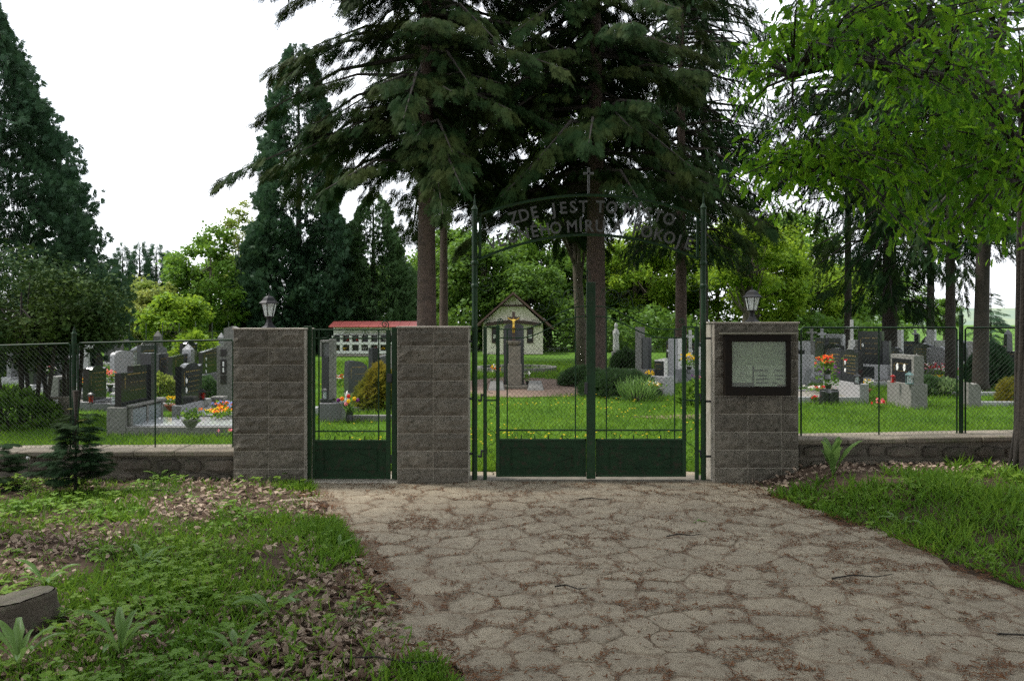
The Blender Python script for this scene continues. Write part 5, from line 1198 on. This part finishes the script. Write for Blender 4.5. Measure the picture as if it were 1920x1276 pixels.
W3 = broadleaf('wood_tree', 'lime leafy tree behind the right lamp', base(1420, 50), 8.6, 3.7, L_LIME, BARK_GREY, 60, 260, .28, .08, .17, 63, 'trees of the wood behind the cemetery')
spots = [(W1, 990, 50, .8, 'dark leafy tree just right of the chapel'), (W2, 850, 58, .95, 'bright leafy tree between the fir trunk and the arch post'), (W1, 1080, 54, .9, 'dark leafy tree behind the fir trunk at the cover bar'),
         (W3, 1190, 54, .95, 'lime leafy tree under the middle of the arch, right half'), (W1, 1150, 60, 1.05, 'tall dark leafy tree behind the white statue'), (W2, 1245, 58, .95, 'leafy tree behind the slim spruce trunk'),
         (W3, 1345, 56, 1.05, 'lime leafy tree right of the gate post'), (W2, 1485, 56, .95, 'leafy tree right of the lamp above the notice board'), (W3, 1545, 52, .8, 'lime leafy tree above the tall white monument'),
         (W1, 1610, 58, .9, 'dark leafy tree behind the weeping spruce'), (W1, 780, 60, .9, 'dark leafy tree behind the fir and urn wall'), (W1, 690, 62, .8, 'dark leafy tree behind the fresh cypress'), (W2, 1690, 62, .62, 'low leafy tree behind the dark spruce trunks'), (W2, 430, 60, .75, 'leafy tree behind the bright young tree'),
         (W1, 170, 56, .7, 'dark leafy tree behind the evergreen shrub'), (W3, 80, 50, .55, 'lime leafy tree behind the evergreen shrub'), (W2, 1770, 70, .45, 'small leafy tree beyond the swollen trunk')]
for i, (src, a, Y, s_, lab) in enumerate(spots):
    c = copy_tree(src); c.location = base(a, Y); c.rotation_euler = (0, 0, 1.3 + i*2.1); c.scale = (s_, s_, s_*(.92 + .05*(i % 4))); c['label'] = lab
# undergrowth closing the wood edge
def wood_edge():
    r_ = np.random.default_rng(77); n = 26000
    a = r_.uniform(120, 1700, n); Y = r_.uniform(46.5, 52, n); hmax = 1.0 + 2.2*vnoise(a*.02, Y*.3, 1, 3)
    P = np.stack([XX(a, Y), Y, r_.uniform(0, 1, n)**.8*hmax], 1); A = rdir(n, .6, r_); N = rdir(n, 1, r_); N[:, 2] += .7
    keep = ~((np.abs(P[:, 0] - cxm) < 2.6) & (P[:, 1] < 49)); P, A, N = P[keep], A[keep], N[keep]; n = len(P)
    V, Fc = scatter(*T_LEAF, P, frames(A, N), r_.uniform(.6, 1.3, n)*.34); o = link('undergrowth', np_mesh('undergrowth', V, Fc), L_DARK); tag(o, 'low green undergrowth along the edge of the wood', 'undergrowth', kind='stuff')
wood_edge()
t_l = broadleaf('lime_tree', 'tree with forked grey trunk right of the lamp pillar, lime leaves', base(1392, 42), 7.8, 2.6, L_LIME, BARK_GREY, 36, 200, .24, .42, .24, 71, lean=(.9, 0))
t_m = broadleaf('grey_trunk_tree', 'tree with mossy grey trunk just left of the fir at the cover bar', base(1093, 31), 12, 2.6, L_MID, BARK_GREY, 30, 120, .24, .62, .22, 72, lean=(-.8, 0))

# ------------------------------------------------------------------ the oak at the right edge
def oak_leaf():
    ts = [0, .12, .22, .34, .44, .56, .66, .78, .88, 1.0]; ws = [.015, .05, .13, .085, .18, .12, .20, .125, .12, .015]
    V, Fc = [], []
    for t_, w_ in zip(ts, ws):
        dz = -.22*t_*t_; V += [(t_, w_, dz + w_*.25), (t_, 0, dz), (t_, -w_, dz + w_*.25)]
    for i in range(len(ts) - 1):
        b_ = i*3; Fc += [(b_, b_+1, b_+4, b_+3), (b_+1, b_+2, b_+5, b_+4)]
    return np.array(V), np.array(Fc)
T_OAK = oak_leaf()
oak = empty('oak_tree', (5.42, 8.0, .15), 0, 'oak at the right edge with leafy boughs hanging into the picture', 'tree')
OL = Vector((5.42, 8.0, .15))
mb = MB().tube([(0,0,-.3), (0,0,.05), (-.02,0,.6), (.02,0,2.2), (.05,-.1,4.5), (.1,-.2,8)], [.36, .28, .235, .21, .18, .10], 16)
for k in range(14):
    a = 2*PI*k/14; rr = .225; mb.tube([(rr*1.35*math.cos(a), rr*1.35*math.sin(a), -.1), (rr*math.cos(a), rr*math.sin(a), .5), (rr*.92*math.cos(a + .1), rr*.92*math.sin(a + .1), 2.2), (rr*.8*math.cos(a + .15), rr*.8*math.sin(a + .15), 4.2)], .035, 5)
mb.build('trunk', BARK_DARK, oak, smooth=True)
ro = np.random.default_rng(91)
zones = [  # photo zones (x0,x1,y0,y1), share, depth range
 (1390, 1560, -20, 130, 16, (5.6, 7.4)), (1385, 1480, 110, 165, 5, (5.8, 7.0)), (1540, 1920, -30, 120, 34, (4.8, 8.0)), (1640, 1920, 90, 220, 20, (5.0, 8.0)), (1400, 1450, 190, 205, 1, (6.0, 6.8)),
 (1395, 1500, 285, 375, 10, (5.8, 7.2)), (1480, 1640, 240, 350, 16, (5.6, 7.4)), (1620, 1780, 200, 330, 12, (5.4, 7.8)), (1690, 1920, 300, 450, 26, (4.8, 7.8)), (1780, 1920, 200, 330, 16, (5.2, 7.8)), (1570, 1700, 340, 390, 3, (5.6, 7.0))]
tips = []
for (x0, x1, y0, y1, k, (d0, d1)) in zones:
    for _ in range(max(1, int(k*1.15))):
        Yd = ro.uniform(d0, d1); tips.append(W(ro.uniform(x0, x1), ro.uniform(y0, y1), Yd) - OL)
for _ in range(150):      # the rest of the crown, above and behind the view
    a = ro.uniform(0, 2*PI); r_ = 1 + 3.6*ro.random()**.6; z_ = ro.uniform(4.9, 9.5)
    p_ = Vector((r_*math.cos(a), r_*math.sin(a) - .6, z_)); wy = p_.y + 8
    if wy < .3 or p_.z + .15 > EYE + 640/F*max(wy, .1) + .25: tips.append(p_)
limbs = [[(0,0,2.9), (-.7,-.5,3.5), (-1.6,-1.1,3.75), (-2.7,-1.7,3.7), (-3.2,-1.8,3.55)], [(0,0,2.6), (-.6,-.5,3.0), (-1.5,-1.0,3.15), (-2.4,-1.5,3.0), (-3.0,-1.6,2.85)], [(0,0,2.2), (-.4,-.7,2.7), (-.9,-1.4,2.85), (-1.5,-2.0,2.7)],
         [(0,0,3.6), (-.8,.3,4.4), (-2.0,.2,5.2), (-3.0,-.3,5.8)], [(0,0,3.8), (.2,-1.2,4.8), (-.3,-2.8,5.6), (-.6,-4.2,6.0)], [(0,0,4.2), (1.1,-.5,5.2), (2.4,-1.2,6.0)], [(0,0,4.4), (.6,1.2,5.6), (.8,2.6,6.6)], [(0,0,5), (-.8,-1.2,6.6), (-1.6,-2.6,7.6)], [(0,0,5.5), (.3,.6,7.2), (.5,1,9)]]
mb = MB(); nodes = []
for L_ in limbs:
    L_ = [Vector(p) for p in L_]; n = len(L_); mb.tube(L_, [.075*(1 - .75*i/(n-1)) for i in range(n)], 7, False)
    for i in range(n-1):
        for f_ in (0, .25, .5, .75): nodes.append(L_[i].lerp(L_[i+1], f_))
    nodes.append(L_[-1])
P, A, S_ = [], [], []
for tp in tips:
    nd = min(nodes, key=lambda v: (v - tp).length); md_ = nd.lerp(tp, .55) + Vector((0, 0, .10*(tp - nd).length))
    mb.tube([nd, md_, tp], [.014, .009, .004], 4, False)
    dirb = np.array((tp - md_).normalized()); vis = tp.y + 8 > .5 and tp.z < 5.2
    nl = ro.integers(24, 42) if vis else 16
    for i in range(nl):
        s_ = ro.random()**.8; p_ = np.array(md_.lerp(tp, .15 + .9*s_)) + ro.normal(0, .10, 3)
        a_ = dirb*.5 + ro.normal(0, .55, 3); a_[2] = a_[2]*.8 - .62
        P.append(p_); A.append(a_); S_.append(ro.uniform(.05, .125) * (1 if vis else 1.7))
P, A, S_ = np.array(P), np.array(A), np.array(S_); N = ro.normal(0, 1, (len(P), 3)); N[:, 2] = np.abs(N[:, 2])*.6 + .3
V, Fc = scatter(*T_OAK, P, frames(A, N), S_)
mb.build('branches', BARK_DARK, oak); link('crown', np_mesh('crown', V, Fc), L_OAK, oak)
# unseen trees behind and beside the camera, put in to shade the forecourt
def unseen_wood():
    r_ = np.random.default_rng(5); V_, F_ = [], []
    mbw = MB()
    for (x, y, H_, R_) in ((-5.5, -1.0, 13, 4.2), (-4.8, 6.4, 17.7, 4.2), (-1.5, -1.0, 17, 4.5), (-2.5, -5.5, 15, 4.8), (3.0, -4.5, 15, 4.6), (7.5, -1.0, 14, 4.4), (12, 4.5, 14, 4.2), (0.5, -10, 16, 5)):
        n = 6500; d = rdir(n, 1, r_); rad_ = r_.uniform(.2, 1, n)**.4
        hz_ = 3.6 if y > 6 else H_*.36; P = np.stack([x + d[:, 0]*R_*rad_, y + d[:, 1]*R_*rad_, H_*.62 + d[:, 2]*hz_*rad_], 1)  # tree by the left verge: crown flattened high to shade the paving
        V, Fc = scatter(*T_LEAF, P, frames(rdir(n, .6, r_), rdir(n, 1, r_) + np.array([0, 0, .7])), r_.uniform(.7, 1.3, n)*.42); V_.append(V); F_.append(Fc)
        mbw.tube([(x, y, -.1), (x, y, H_*.5), (x, y, H_*.8)], [.28, .2, .06], 8)
    V, Fc = join(list(zip(V_, F_))); o = link('unseen_woodland', np_mesh('unseen_woodland', V, Fc), L_DARK); tag(o, 'unseen leafy woodland put in to shade the forecourt', 'woodland', kind='stuff')
    o2 = mbw.build('trunks', BARK_GREY, o)
unseen_wood()

# ------------------------------------------------------------------ valley beyond
def hills():
    mb = MB(); r_ = random.Random(3); xs_ = np.linspace(1500, 5200, 40)
    for i, x in enumerate(xs_): mb.v += [(x, 3600 + 300*math.sin(i*.4), -40), (x, 4400, 62 + 40*float(fbm(i*.23, 1.7, 1, 2))), (x, 5600, -40)]
    for i in range(len(xs_) - 1):
        for k in range(2): mb.f.append((i*3+k, (i+1)*3+k, (i+1)*3+k+1, i*3+k+1))
    tag(mb.build('hills', M('hazy_hill_woods', (.10, .15, .12), (.16, .20, .12), rough=1, scale=.004), smooth=True), kind='structure')  # blue-green tint puts distance haze into the hill colour
hills()

# ------------------------------------------------------------------ lawn, verge, litter
T_BLADE = (np.array([(0,-.06,0),(0,.06,0),(.6,.045,.03),(.6,-.045,.03),(1,.004,-.10),(1,-.004,-.10)], float), np.array([(0,1,2,3),(3,2,4,5)]))
T_BLADE1 = (np.array([(0,-.07,0),(0,.07,0),(1,0,-.08)], float), np.array([(0,1,2)]))
def blades(n, sampler, size, r_, tmpl, up=1.6):
    X, Y, k = sampler(n); X, Y = X[k], Y[k]; n = len(X)
    P = np.stack([X, Y, HG(X, Y) + .004], 1); A = rdir(n, 1, r_); A[:, 2] = np.abs(A[:, 2])*.5 + up*r_.uniform(.35, 1, n)
    return scatter(*tmpl, P, frames(A, rdir(n, 1, r_)), size(X, Y, r_, n))
r_ = np.random.default_rng(31)
def lawn_s(n):
    u = r_.uniform(0, 1, n); Y = 9.2 + 26*u**1.9; a = r_.uniform(-60, 1980, n); X = XX(a, Y)
    k = ~(((X - .15)/1.9)**2 + ((Y - 21.6)/3.1)**2 < .8 + .5*fbm(X, Y, .8, 3)); return X, Y, k
V, Fc = blades(210000, lawn_s, lambda X, Y, r, n: r.uniform(.6, 1.25, n)*(.085 + .0035*(Y - 9))*(.6 + .8*fbm(X, Y, .5, 9)), r_, T_BLADE1)
tag(link('lawn_grass', np_mesh('lawn_grass', V, Fc), L_GRASS), 'green lawn grass inside the cemetery', 'grass', kind='stuff')
def dand(n, name, mat, lab, s, seed, sampler, zz):
    rr = np.random.default_rng(seed); X, Y, k = sampler(n); X, Y = X[k], Y[k]; n = len(X); k5 = 6
    C = np.stack([X, Y, HG(X, Y) + zz*rr.uniform(.6, 1.2, n)], 1); P = np.repeat(C, k5, 0); az = np.tile(np.arange(k5)*2*PI/k5, n)
    A = np.stack([np.cos(az), np.sin(az), np.full(n*k5, .35)], 1); V, Fc = scatter(np.array([(0,0,0),(.6,.3,.03),(1,0,.0),(.6,-.3,.03)], float), T_LEAF[1], P, frames(A, np.tile([0,0,1.], (n*k5, 1))), np.full(n*k5, s))
    tag(link(name, np_mesh(name, V, Fc), mat), lab, 'flowers', kind='stuff')
def dl(n):
    Y = 11 + 14*r_.random(n)**1.4; a = r_.normal(1000, 110, n); b_ = r_.uniform(580, 1300, n); a = np.where(r_.random(n) < .6, a, b_); X = XX(a, Y)
    return X, Y, (vnoise(X, Y, .8, 21) > .35) & ~(((X - .15)/1.9)**2 + ((Y - 21.6)/3.1)**2 < 1)
dand(520, 'dandelion_flowers', P_YEL, 'yellow dandelion flowers sprinkled over the lawn', .022, 8, dl, .10)
# verge: grass, small-leaved weeds and dead leaves outside the wall
def verge_mask(X, Y):
    left = X < path_l(Y) - .02; right = X > path_r(Y) + .05
    f_ = fbm(X, Y, .75, 13); edge = np.clip((path_l(Y) - X)/2.6, 0, 1)
    gl = (f_ + .42*edge - .10*(Y > 8.1)) > .735
    gr = (f_ + .35*np.clip((X - path_r(Y))/.6, 0, 1)) > .50
    gr &= ~((Y > 8.05) & (fbm(X, Y, 1.1, 14) < .62))
    return left & gl, right & gr
def verge_s(n):
    Y = 2.9 + 5.65*r_.random(n)**1.15; a = r_.uniform(-80, 2000, n); X = XX(a, Y); l, rg = verge_mask(X, Y); pl_ = sstep((fbm(X, Y, 2.2, 15) - .25)/.40); out_l = (X < path_l(Y) - .05) & (r_.random(n) < .10); return X, Y, (l & (r_.random(n) < pl_)) | out_l | (rg & (r_.random(n) < sstep((fbm(X, Y, 2.0, 35) - .22)/.35)))
V, Fc = blades(105000, verge_s, lambda X, Y, r, n: r.uniform(.5, 1.3, n)*np.where(X > 0, .12, .085)*(.55 + .9*fbm(X, Y, 1.4, 16)), r_, T_BLADE, up=.9)
tag(link('verge_grass', np_mesh('verge_grass', V, Fc), L_GRASS2), 'tufts of grass growing on both verges of the forecourt', 'grass', kind='stuff')
def edge_s(n):
    Y = 3.2 + 5.2*r_.random(n); X = path_l(Y) - .02 - .22*np.abs(r_.normal(0, 1, n)); return X, Y, vnoise(X, Y, 1.7, 33) > .58
V, Fc = blades(9000, edge_s, lambda X, Y, r, n: r.uniform(.5, 1.3, n)*.10, r_, T_BLADE, up=1.0)
tag(link('edge_grass', np_mesh('edge_grass', V, Fc), L_GRASS2), 'grass tufts along the left edge of the paving', 'grass', kind='stuff')
def weeds():
    n = 15000; Y = 2.9 + 5.6*r_.random(n)**1.1; a = r_.uniform(-80, 2000, n); X = XX(a, Y); l, rg = verge_mask(X, Y)
    k = ((X < path_l(Y) - .05) & (r_.random(n) < np.where(l, 1., .22)*sstep((fbm(X, Y, 2.6, 17) - .38)/.25))) | (rg & (fbm(X, Y, 1.6, 18) > .58)); X, Y = X[k], Y[k]; n = len(X)
    h = r_.uniform(.02, .10, n)*(.5 + vnoise(X, Y, 1.2, 19)); C = np.stack([X, Y, HG(X, Y) + h], 1); P = np.repeat(C, 5, 0); az = np.tile(np.arange(5)*2*PI/5, n) + np.repeat(r_.uniform(0, 6, n), 5)
    A = np.stack([np.cos(az), np.sin(az), r_.uniform(-.3, .4, n*5)], 1); sz = np.repeat(r_.uniform(.014, .048, n), 5)
    V, Fc = scatter(np.array([(0,0,0),(.55,.38,.05),(1,0,-.06),(.55,-.38,.05)], float), T_LEAF[1], P, frames(A, np.tile([0,0,1.], (n*5, 1)) + r_.normal(0, .2, (n*5, 3))), sz)
    tag(link('ground_cover', np_mesh('ground_cover', V, Fc), L_WEED), 'small-leaved weeds covering the verges', 'weeds', kind='stuff')
weeds()
def dead_leaves():
    n = 30000; Y = 2.9 + 5.7*r_.random(n)**1.05; a = r_.uniform(-80, 2000, n); X = XX(a, Y); l, rg = verge_mask(X, Y)
    left = (X < path_l(Y) - .03) & (r_.random(n) < np.where(l, .38, .85)*sstep((fbm(X, Y, 1.3, 23) - .18)/.42))
    right = (X > path_r(Y) + .1) & ~rg & (r_.random(n) < .5); k = left | right; X, Y = X[k], Y[k]; n = len(X)
    T = (np.array([(0,0,0),(.35,.26,.12),(.35,-.26,.02),(.7,.22,.16),(.7,-.24,.05),(1,0,.02),(.35,0,-.02),(.7,0,-.01)], float), np.array([(0,6,1,1),(0,2,6,6),(1,6,7,3),(6,2,4,7),(3,7,5,5),(7,4,5,5)]))
    tv = T[0]; tf = np.array([(0,6,1),(0,2,6),(1,6,7),(1,7,3),(6,2,4),(6,4,7),(3,7,5),(7,4,5)])
    P = np.stack([X, Y, HG(X, Y) + r_.uniform(.004, .03, n)], 1); A = rdir(n, .25, r_); N = rdir(n, 1, r_)*.9; N[:, 2] = np.abs(N[:, 2]) + .45
    V, Fc = scatter(tv, tf, P, frames(A, N), np.stack([r_.uniform(.03, .095, n), r_.uniform(.025, .08, n), r_.uniform(.03, .16, n)], 1))
    tag(link('leaf_litter', np_mesh('leaf_litter', V, Fc), L_DEAD), 'dry brown leaf litter on the verges', 'leaf litter', kind='stuff')
dead_leaves()
def needle_litter():
    n = 75000; Y = 3.2 + 5.35*r_.random(n)**1.15; u = r_.random(n); X = path_l(Y) - .25 + (path_r(Y) - path_l(Y) + .4)*u
    P2 = np.stack([X, Y], 1); d1 = np.full(n, 9.); d2 = np.full(n, 9.)
    for p in pts:
        d = np.hypot(X - p[0], Y - p[1]); m_ = d < d1; d2 = np.where(m_, d1, np.minimum(d2, d)); d1 = np.where(m_, d, d1)
    f_ = fbm(X, Y, 2.4, 27); edge = np.minimum(X - path_l(Y), path_r(Y) - X)
    cl = fbm(X, Y, 5.5, 29); k = ((d2 - d1 < .05) & (cl > .50)) | ((f_ > .58) & (cl > .56)) | (r_.random(n) < .05) | ((edge < .14) & (cl > .42)); X, Y = X[k], Y[k]; n = len(X)
    P = np.stack([X, Y, np.full(n, .020)], 1); A = rdir(n, .12, r_); N = np.tile([0,0,1.], (n, 1)) + r_.normal(0, .25, (n, 3))
    V, Fc = scatter(np.array([(0,-.12,0),(0,.12,0),(1,.09,0),(1,-.09,0)], float), np.array([(0,1,2,3)]), P, frames(A, N), r_.uniform(.010, .036, n))
    tag(link('catkin_litter', np_mesh('catkin_litter', V, Fc), L_NEEDLE), 'reddish brown needle and catkin litter lying in the paving joints', 'litter', kind='stuff')
needle_litter()
rt_ = random.Random(12)
for i, (a, c, l, lab) in enumerate(((1085, 940, .35, 'thin dark twig on the paving close to the wide gate'), (1250, 1010, .3, 'short twig on the paving right of the little weed'), (1560, 1090, .45, 'curved twig on the paving below the right verge'), (1040, 1105, .22, 'short stick in the middle of the paving'), (1870, 1195, .5, 'long twig at the right bottom corner'), (640, 1258, .5, 'dry stick in the leaf litter at the bottom'), (270, 932, .6, 'broken branch lying in the weeds by the low wall'))):
    y_ = G(c); an = rt_.uniform(-.4, .4); x = XX(a, y_); z_ = float(HG(x, y_)) + .035
    tag(MB().tube([(x, y_, z_), (x + l*.35*math.cos(an), y_ + l*.35*math.sin(an) + .02, z_ + .01), (x + l*.7*math.cos(an), y_ + l*.7*math.sin(an) - .02, z_ + .004), (x + l*math.cos(an), y_ + l*math.sin(an), z_ + .012)], [.006, .005, .004, .002], 5).build('twig', BARK_DARK), lab, 'twig')
# single plants one can point at
def rosette(label, pos, n, L_, up, seed, nm='broad_leaf_weed', wid=.085, bend=1.0):
    e = empty(nm, pos, 0, label, 'weed'); r2 = np.random.default_rng(seed)
    ts = [0, .15, .35, .55, .75, .9, 1]; ws = [.03, .05, .12, .16, .15, .09, .01]
    for k in range(n):
        az = 2*PI*k/n + r2.uniform(-.4, .4); l = L_*r2.uniform(.6, 1.1); el = up*r2.uniform(.75, 1.15); mb = MB(); p = np.zeros(3)
        for i, (t_, w_) in enumerate(zip(ts, ws)):
            if i: e2 = el - bend*t_*t_; p = p + np.array([math.cos(az)*math.cos(e2), math.sin(az)*math.cos(e2), math.sin(e2)])*l*(ts[i] - ts[i-1])
            sd2 = np.array([-math.sin(az), math.cos(az), 0])*w_*l*wid/.20*(1 + .25*math.sin(i*2.6)); lift = np.array([0, 0, w_*l*.35])
            mb.v += [tuple(p + sd2 + lift), tuple(p), tuple(p - sd2 + lift)]
        for i in range(len(ts) - 1): b_ = i*3; mb.f += [(b_, b_+1, b_+4, b_+3), (b_+1, b_+2, b_+5, b_+4)]
        mb.build('leaf', L_BROAD, e, smooth=True)
    return e
def vp(a, c): y_ = G(c); x = XX(a, y_); return (x, y_, float(HG(x, y_)))
def vph(a, c):
    y_ = G(c)
    for _ in range(6): y_ = (EYE - float(HG(XX(a, y_), y_)))*F/(c - HZ)
    return (XX(a, y_), y_, float(HG(XX(a, y_), y_)))
rosette('big upright prickly-leaved weed in front of the right wall', vph(1562, 915), 15, .46, 1.40, 1, wid=.11, bend=.6)
rosette('broad-leaved weed in the leaf litter, middle of the left verge', vp(512, 1165), 8, .30, .9, 2)
rosette('tall strappy weed right of the tree stump', vp(225, 1245), 8, .38, 1.15, 3)
rosette('leafy weed rosette directly in front of the tree stump', vp(35, 1265), 9, .30, 1.1, 4)
rosette('pale weed rosette behind the tree stump', vp(85, 1105), 8, .26, 1.0, 5)
rosette('silvery weed rosette on the left verge, upper middle', vp(270, 1075), 9, .24, .9, 6)
rosette('weed rosette beside the paving edge, halfway to the gate', vp(635, 1035), 6, .18, 1.0, 7)
rosette('small weed growing out of the paving joint', vp(1305, 980), 9, .10, .7, 8, wid=.12)
rosette('weed rosette near the bottom edge of the left verge', vp(445, 1250), 7, .24, 1.0, 9)
rosette('low weed rosette at the right verge beside the dead leaves', vph(1690, 985), 7, .22, .8, 10)
rosette('low weed at the paving edge near the bottom', vp(665, 1160), 6, .16, 1.0, 11)
for i, (a, c) in enumerate(((470, 893), (520, 897), (545, 903), (300, 905))):
    rosette('leafy seedling at the foot of the %s' % ('lamp pillar, leftmost', 'lamp pillar, middle one', 'lamp pillar, next to the narrow gate', 'left wall')[i], vp(a, c), 8, .26, 1.0, 20 + i, 'seedling')
dn = empty('dandelion_clock', vp(53, 905), 0, 'white dandelion seed head on a tall stalk by the left wall', 'dandelion')
MB().tube([(0,0,0), (.01,0,.15), (0,0,.24)], .003, 5).build('stalk', L_BROAD, dn); MB().lathe([(.004,.235),(.018,.243),(.024,.258),(.018,.273),(.004,.28)], 10).build('seed_head', ENAMEL, dn)
sp_ = conifer('spruce_sapling', 'young dark spruce sapling in front of the left wall', vp(142, 930), 1.05, .06, .38, L_FIR2, BARK_DARK, .014, size=.085, droop=.1, rise=.22, dz=.05, nb=6, prof=1.25, seed=81, dens=1.7)
for k in range(6):
    V, Fc = scatter(*T_FIR, np.array([(random.gauss(0, .10), random.gauss(0, .08), .35 + .1*k)]), frames(np.array([(random.gauss(0, 1), random.gauss(0, 1), .4)]), np.array([(0, 0, 1.)])), np.array([.10]))
    link('young_shoot', np_mesh('young_shoot', V, Fc), L_GOLDB, sp_)
conifer('spruce_sapling', 'low spruce seedling at the left edge of the picture', vp(-5, 925), .62, .05, .36, L_FIR2, BARK_DARK, .012, size=.075, droop=.1, rise=.15, dz=.055, nb=7, prof=.9, seed=82, dens=2.6)
# tree stump
sx_, sy_, _ = vp(18, 1205); sz_ = float(HG(sx_, sy_)); stp_ = empty('tree_stump', (sx_ - .05, sy_ + .12, sz_), 0, 'old sawn tree stump at the left edge', 'tree stump')
mb = MB(); n = 26; rs_ = random.Random(6); n = 44; prof_ = [(1.3, -.05), (1.12, .03), (1.02, .08), (1.0, .13), (.96, .15)]; jit = [1 + .07*math.sin(2*2*PI*k/n + 1) + .04*math.sin(5*2*PI*k/n) + rs_.uniform(-.015, .015) for k in range(n)]
for r2, z in prof_:
    for k in range(n): a = 2*PI*k/n; mb.v.append((0.19*r2*jit[k]*math.cos(a), 0.19*r2*jit[k]*math.sin(a), z + .03*math.cos(a)))
for i in range(len(prof_) - 1):
    for k in range(n): mb.f.append((i*n + k, i*n + (k+1) % n, (i+1)*n + (k+1) % n, (i+1)*n + k))
mb.build('bark', BARK_GREY, stp_)
mb = MB(); mb.v = [(0, 0, .147)] + [(0.19*.93*jit[k]*math.cos(2*PI*k/n), 0.19*.93*jit[k]*math.sin(2*PI*k/n), 0.153 + .03*math.cos(2*PI*k/n) + rs_.uniform(-.004, .004)) for k in range(n)]
mb.f = [(0, 1+k, 1+(k+1) % n) for k in range(n)]; mb.build('cut_top', CUTWOOD, stp_)
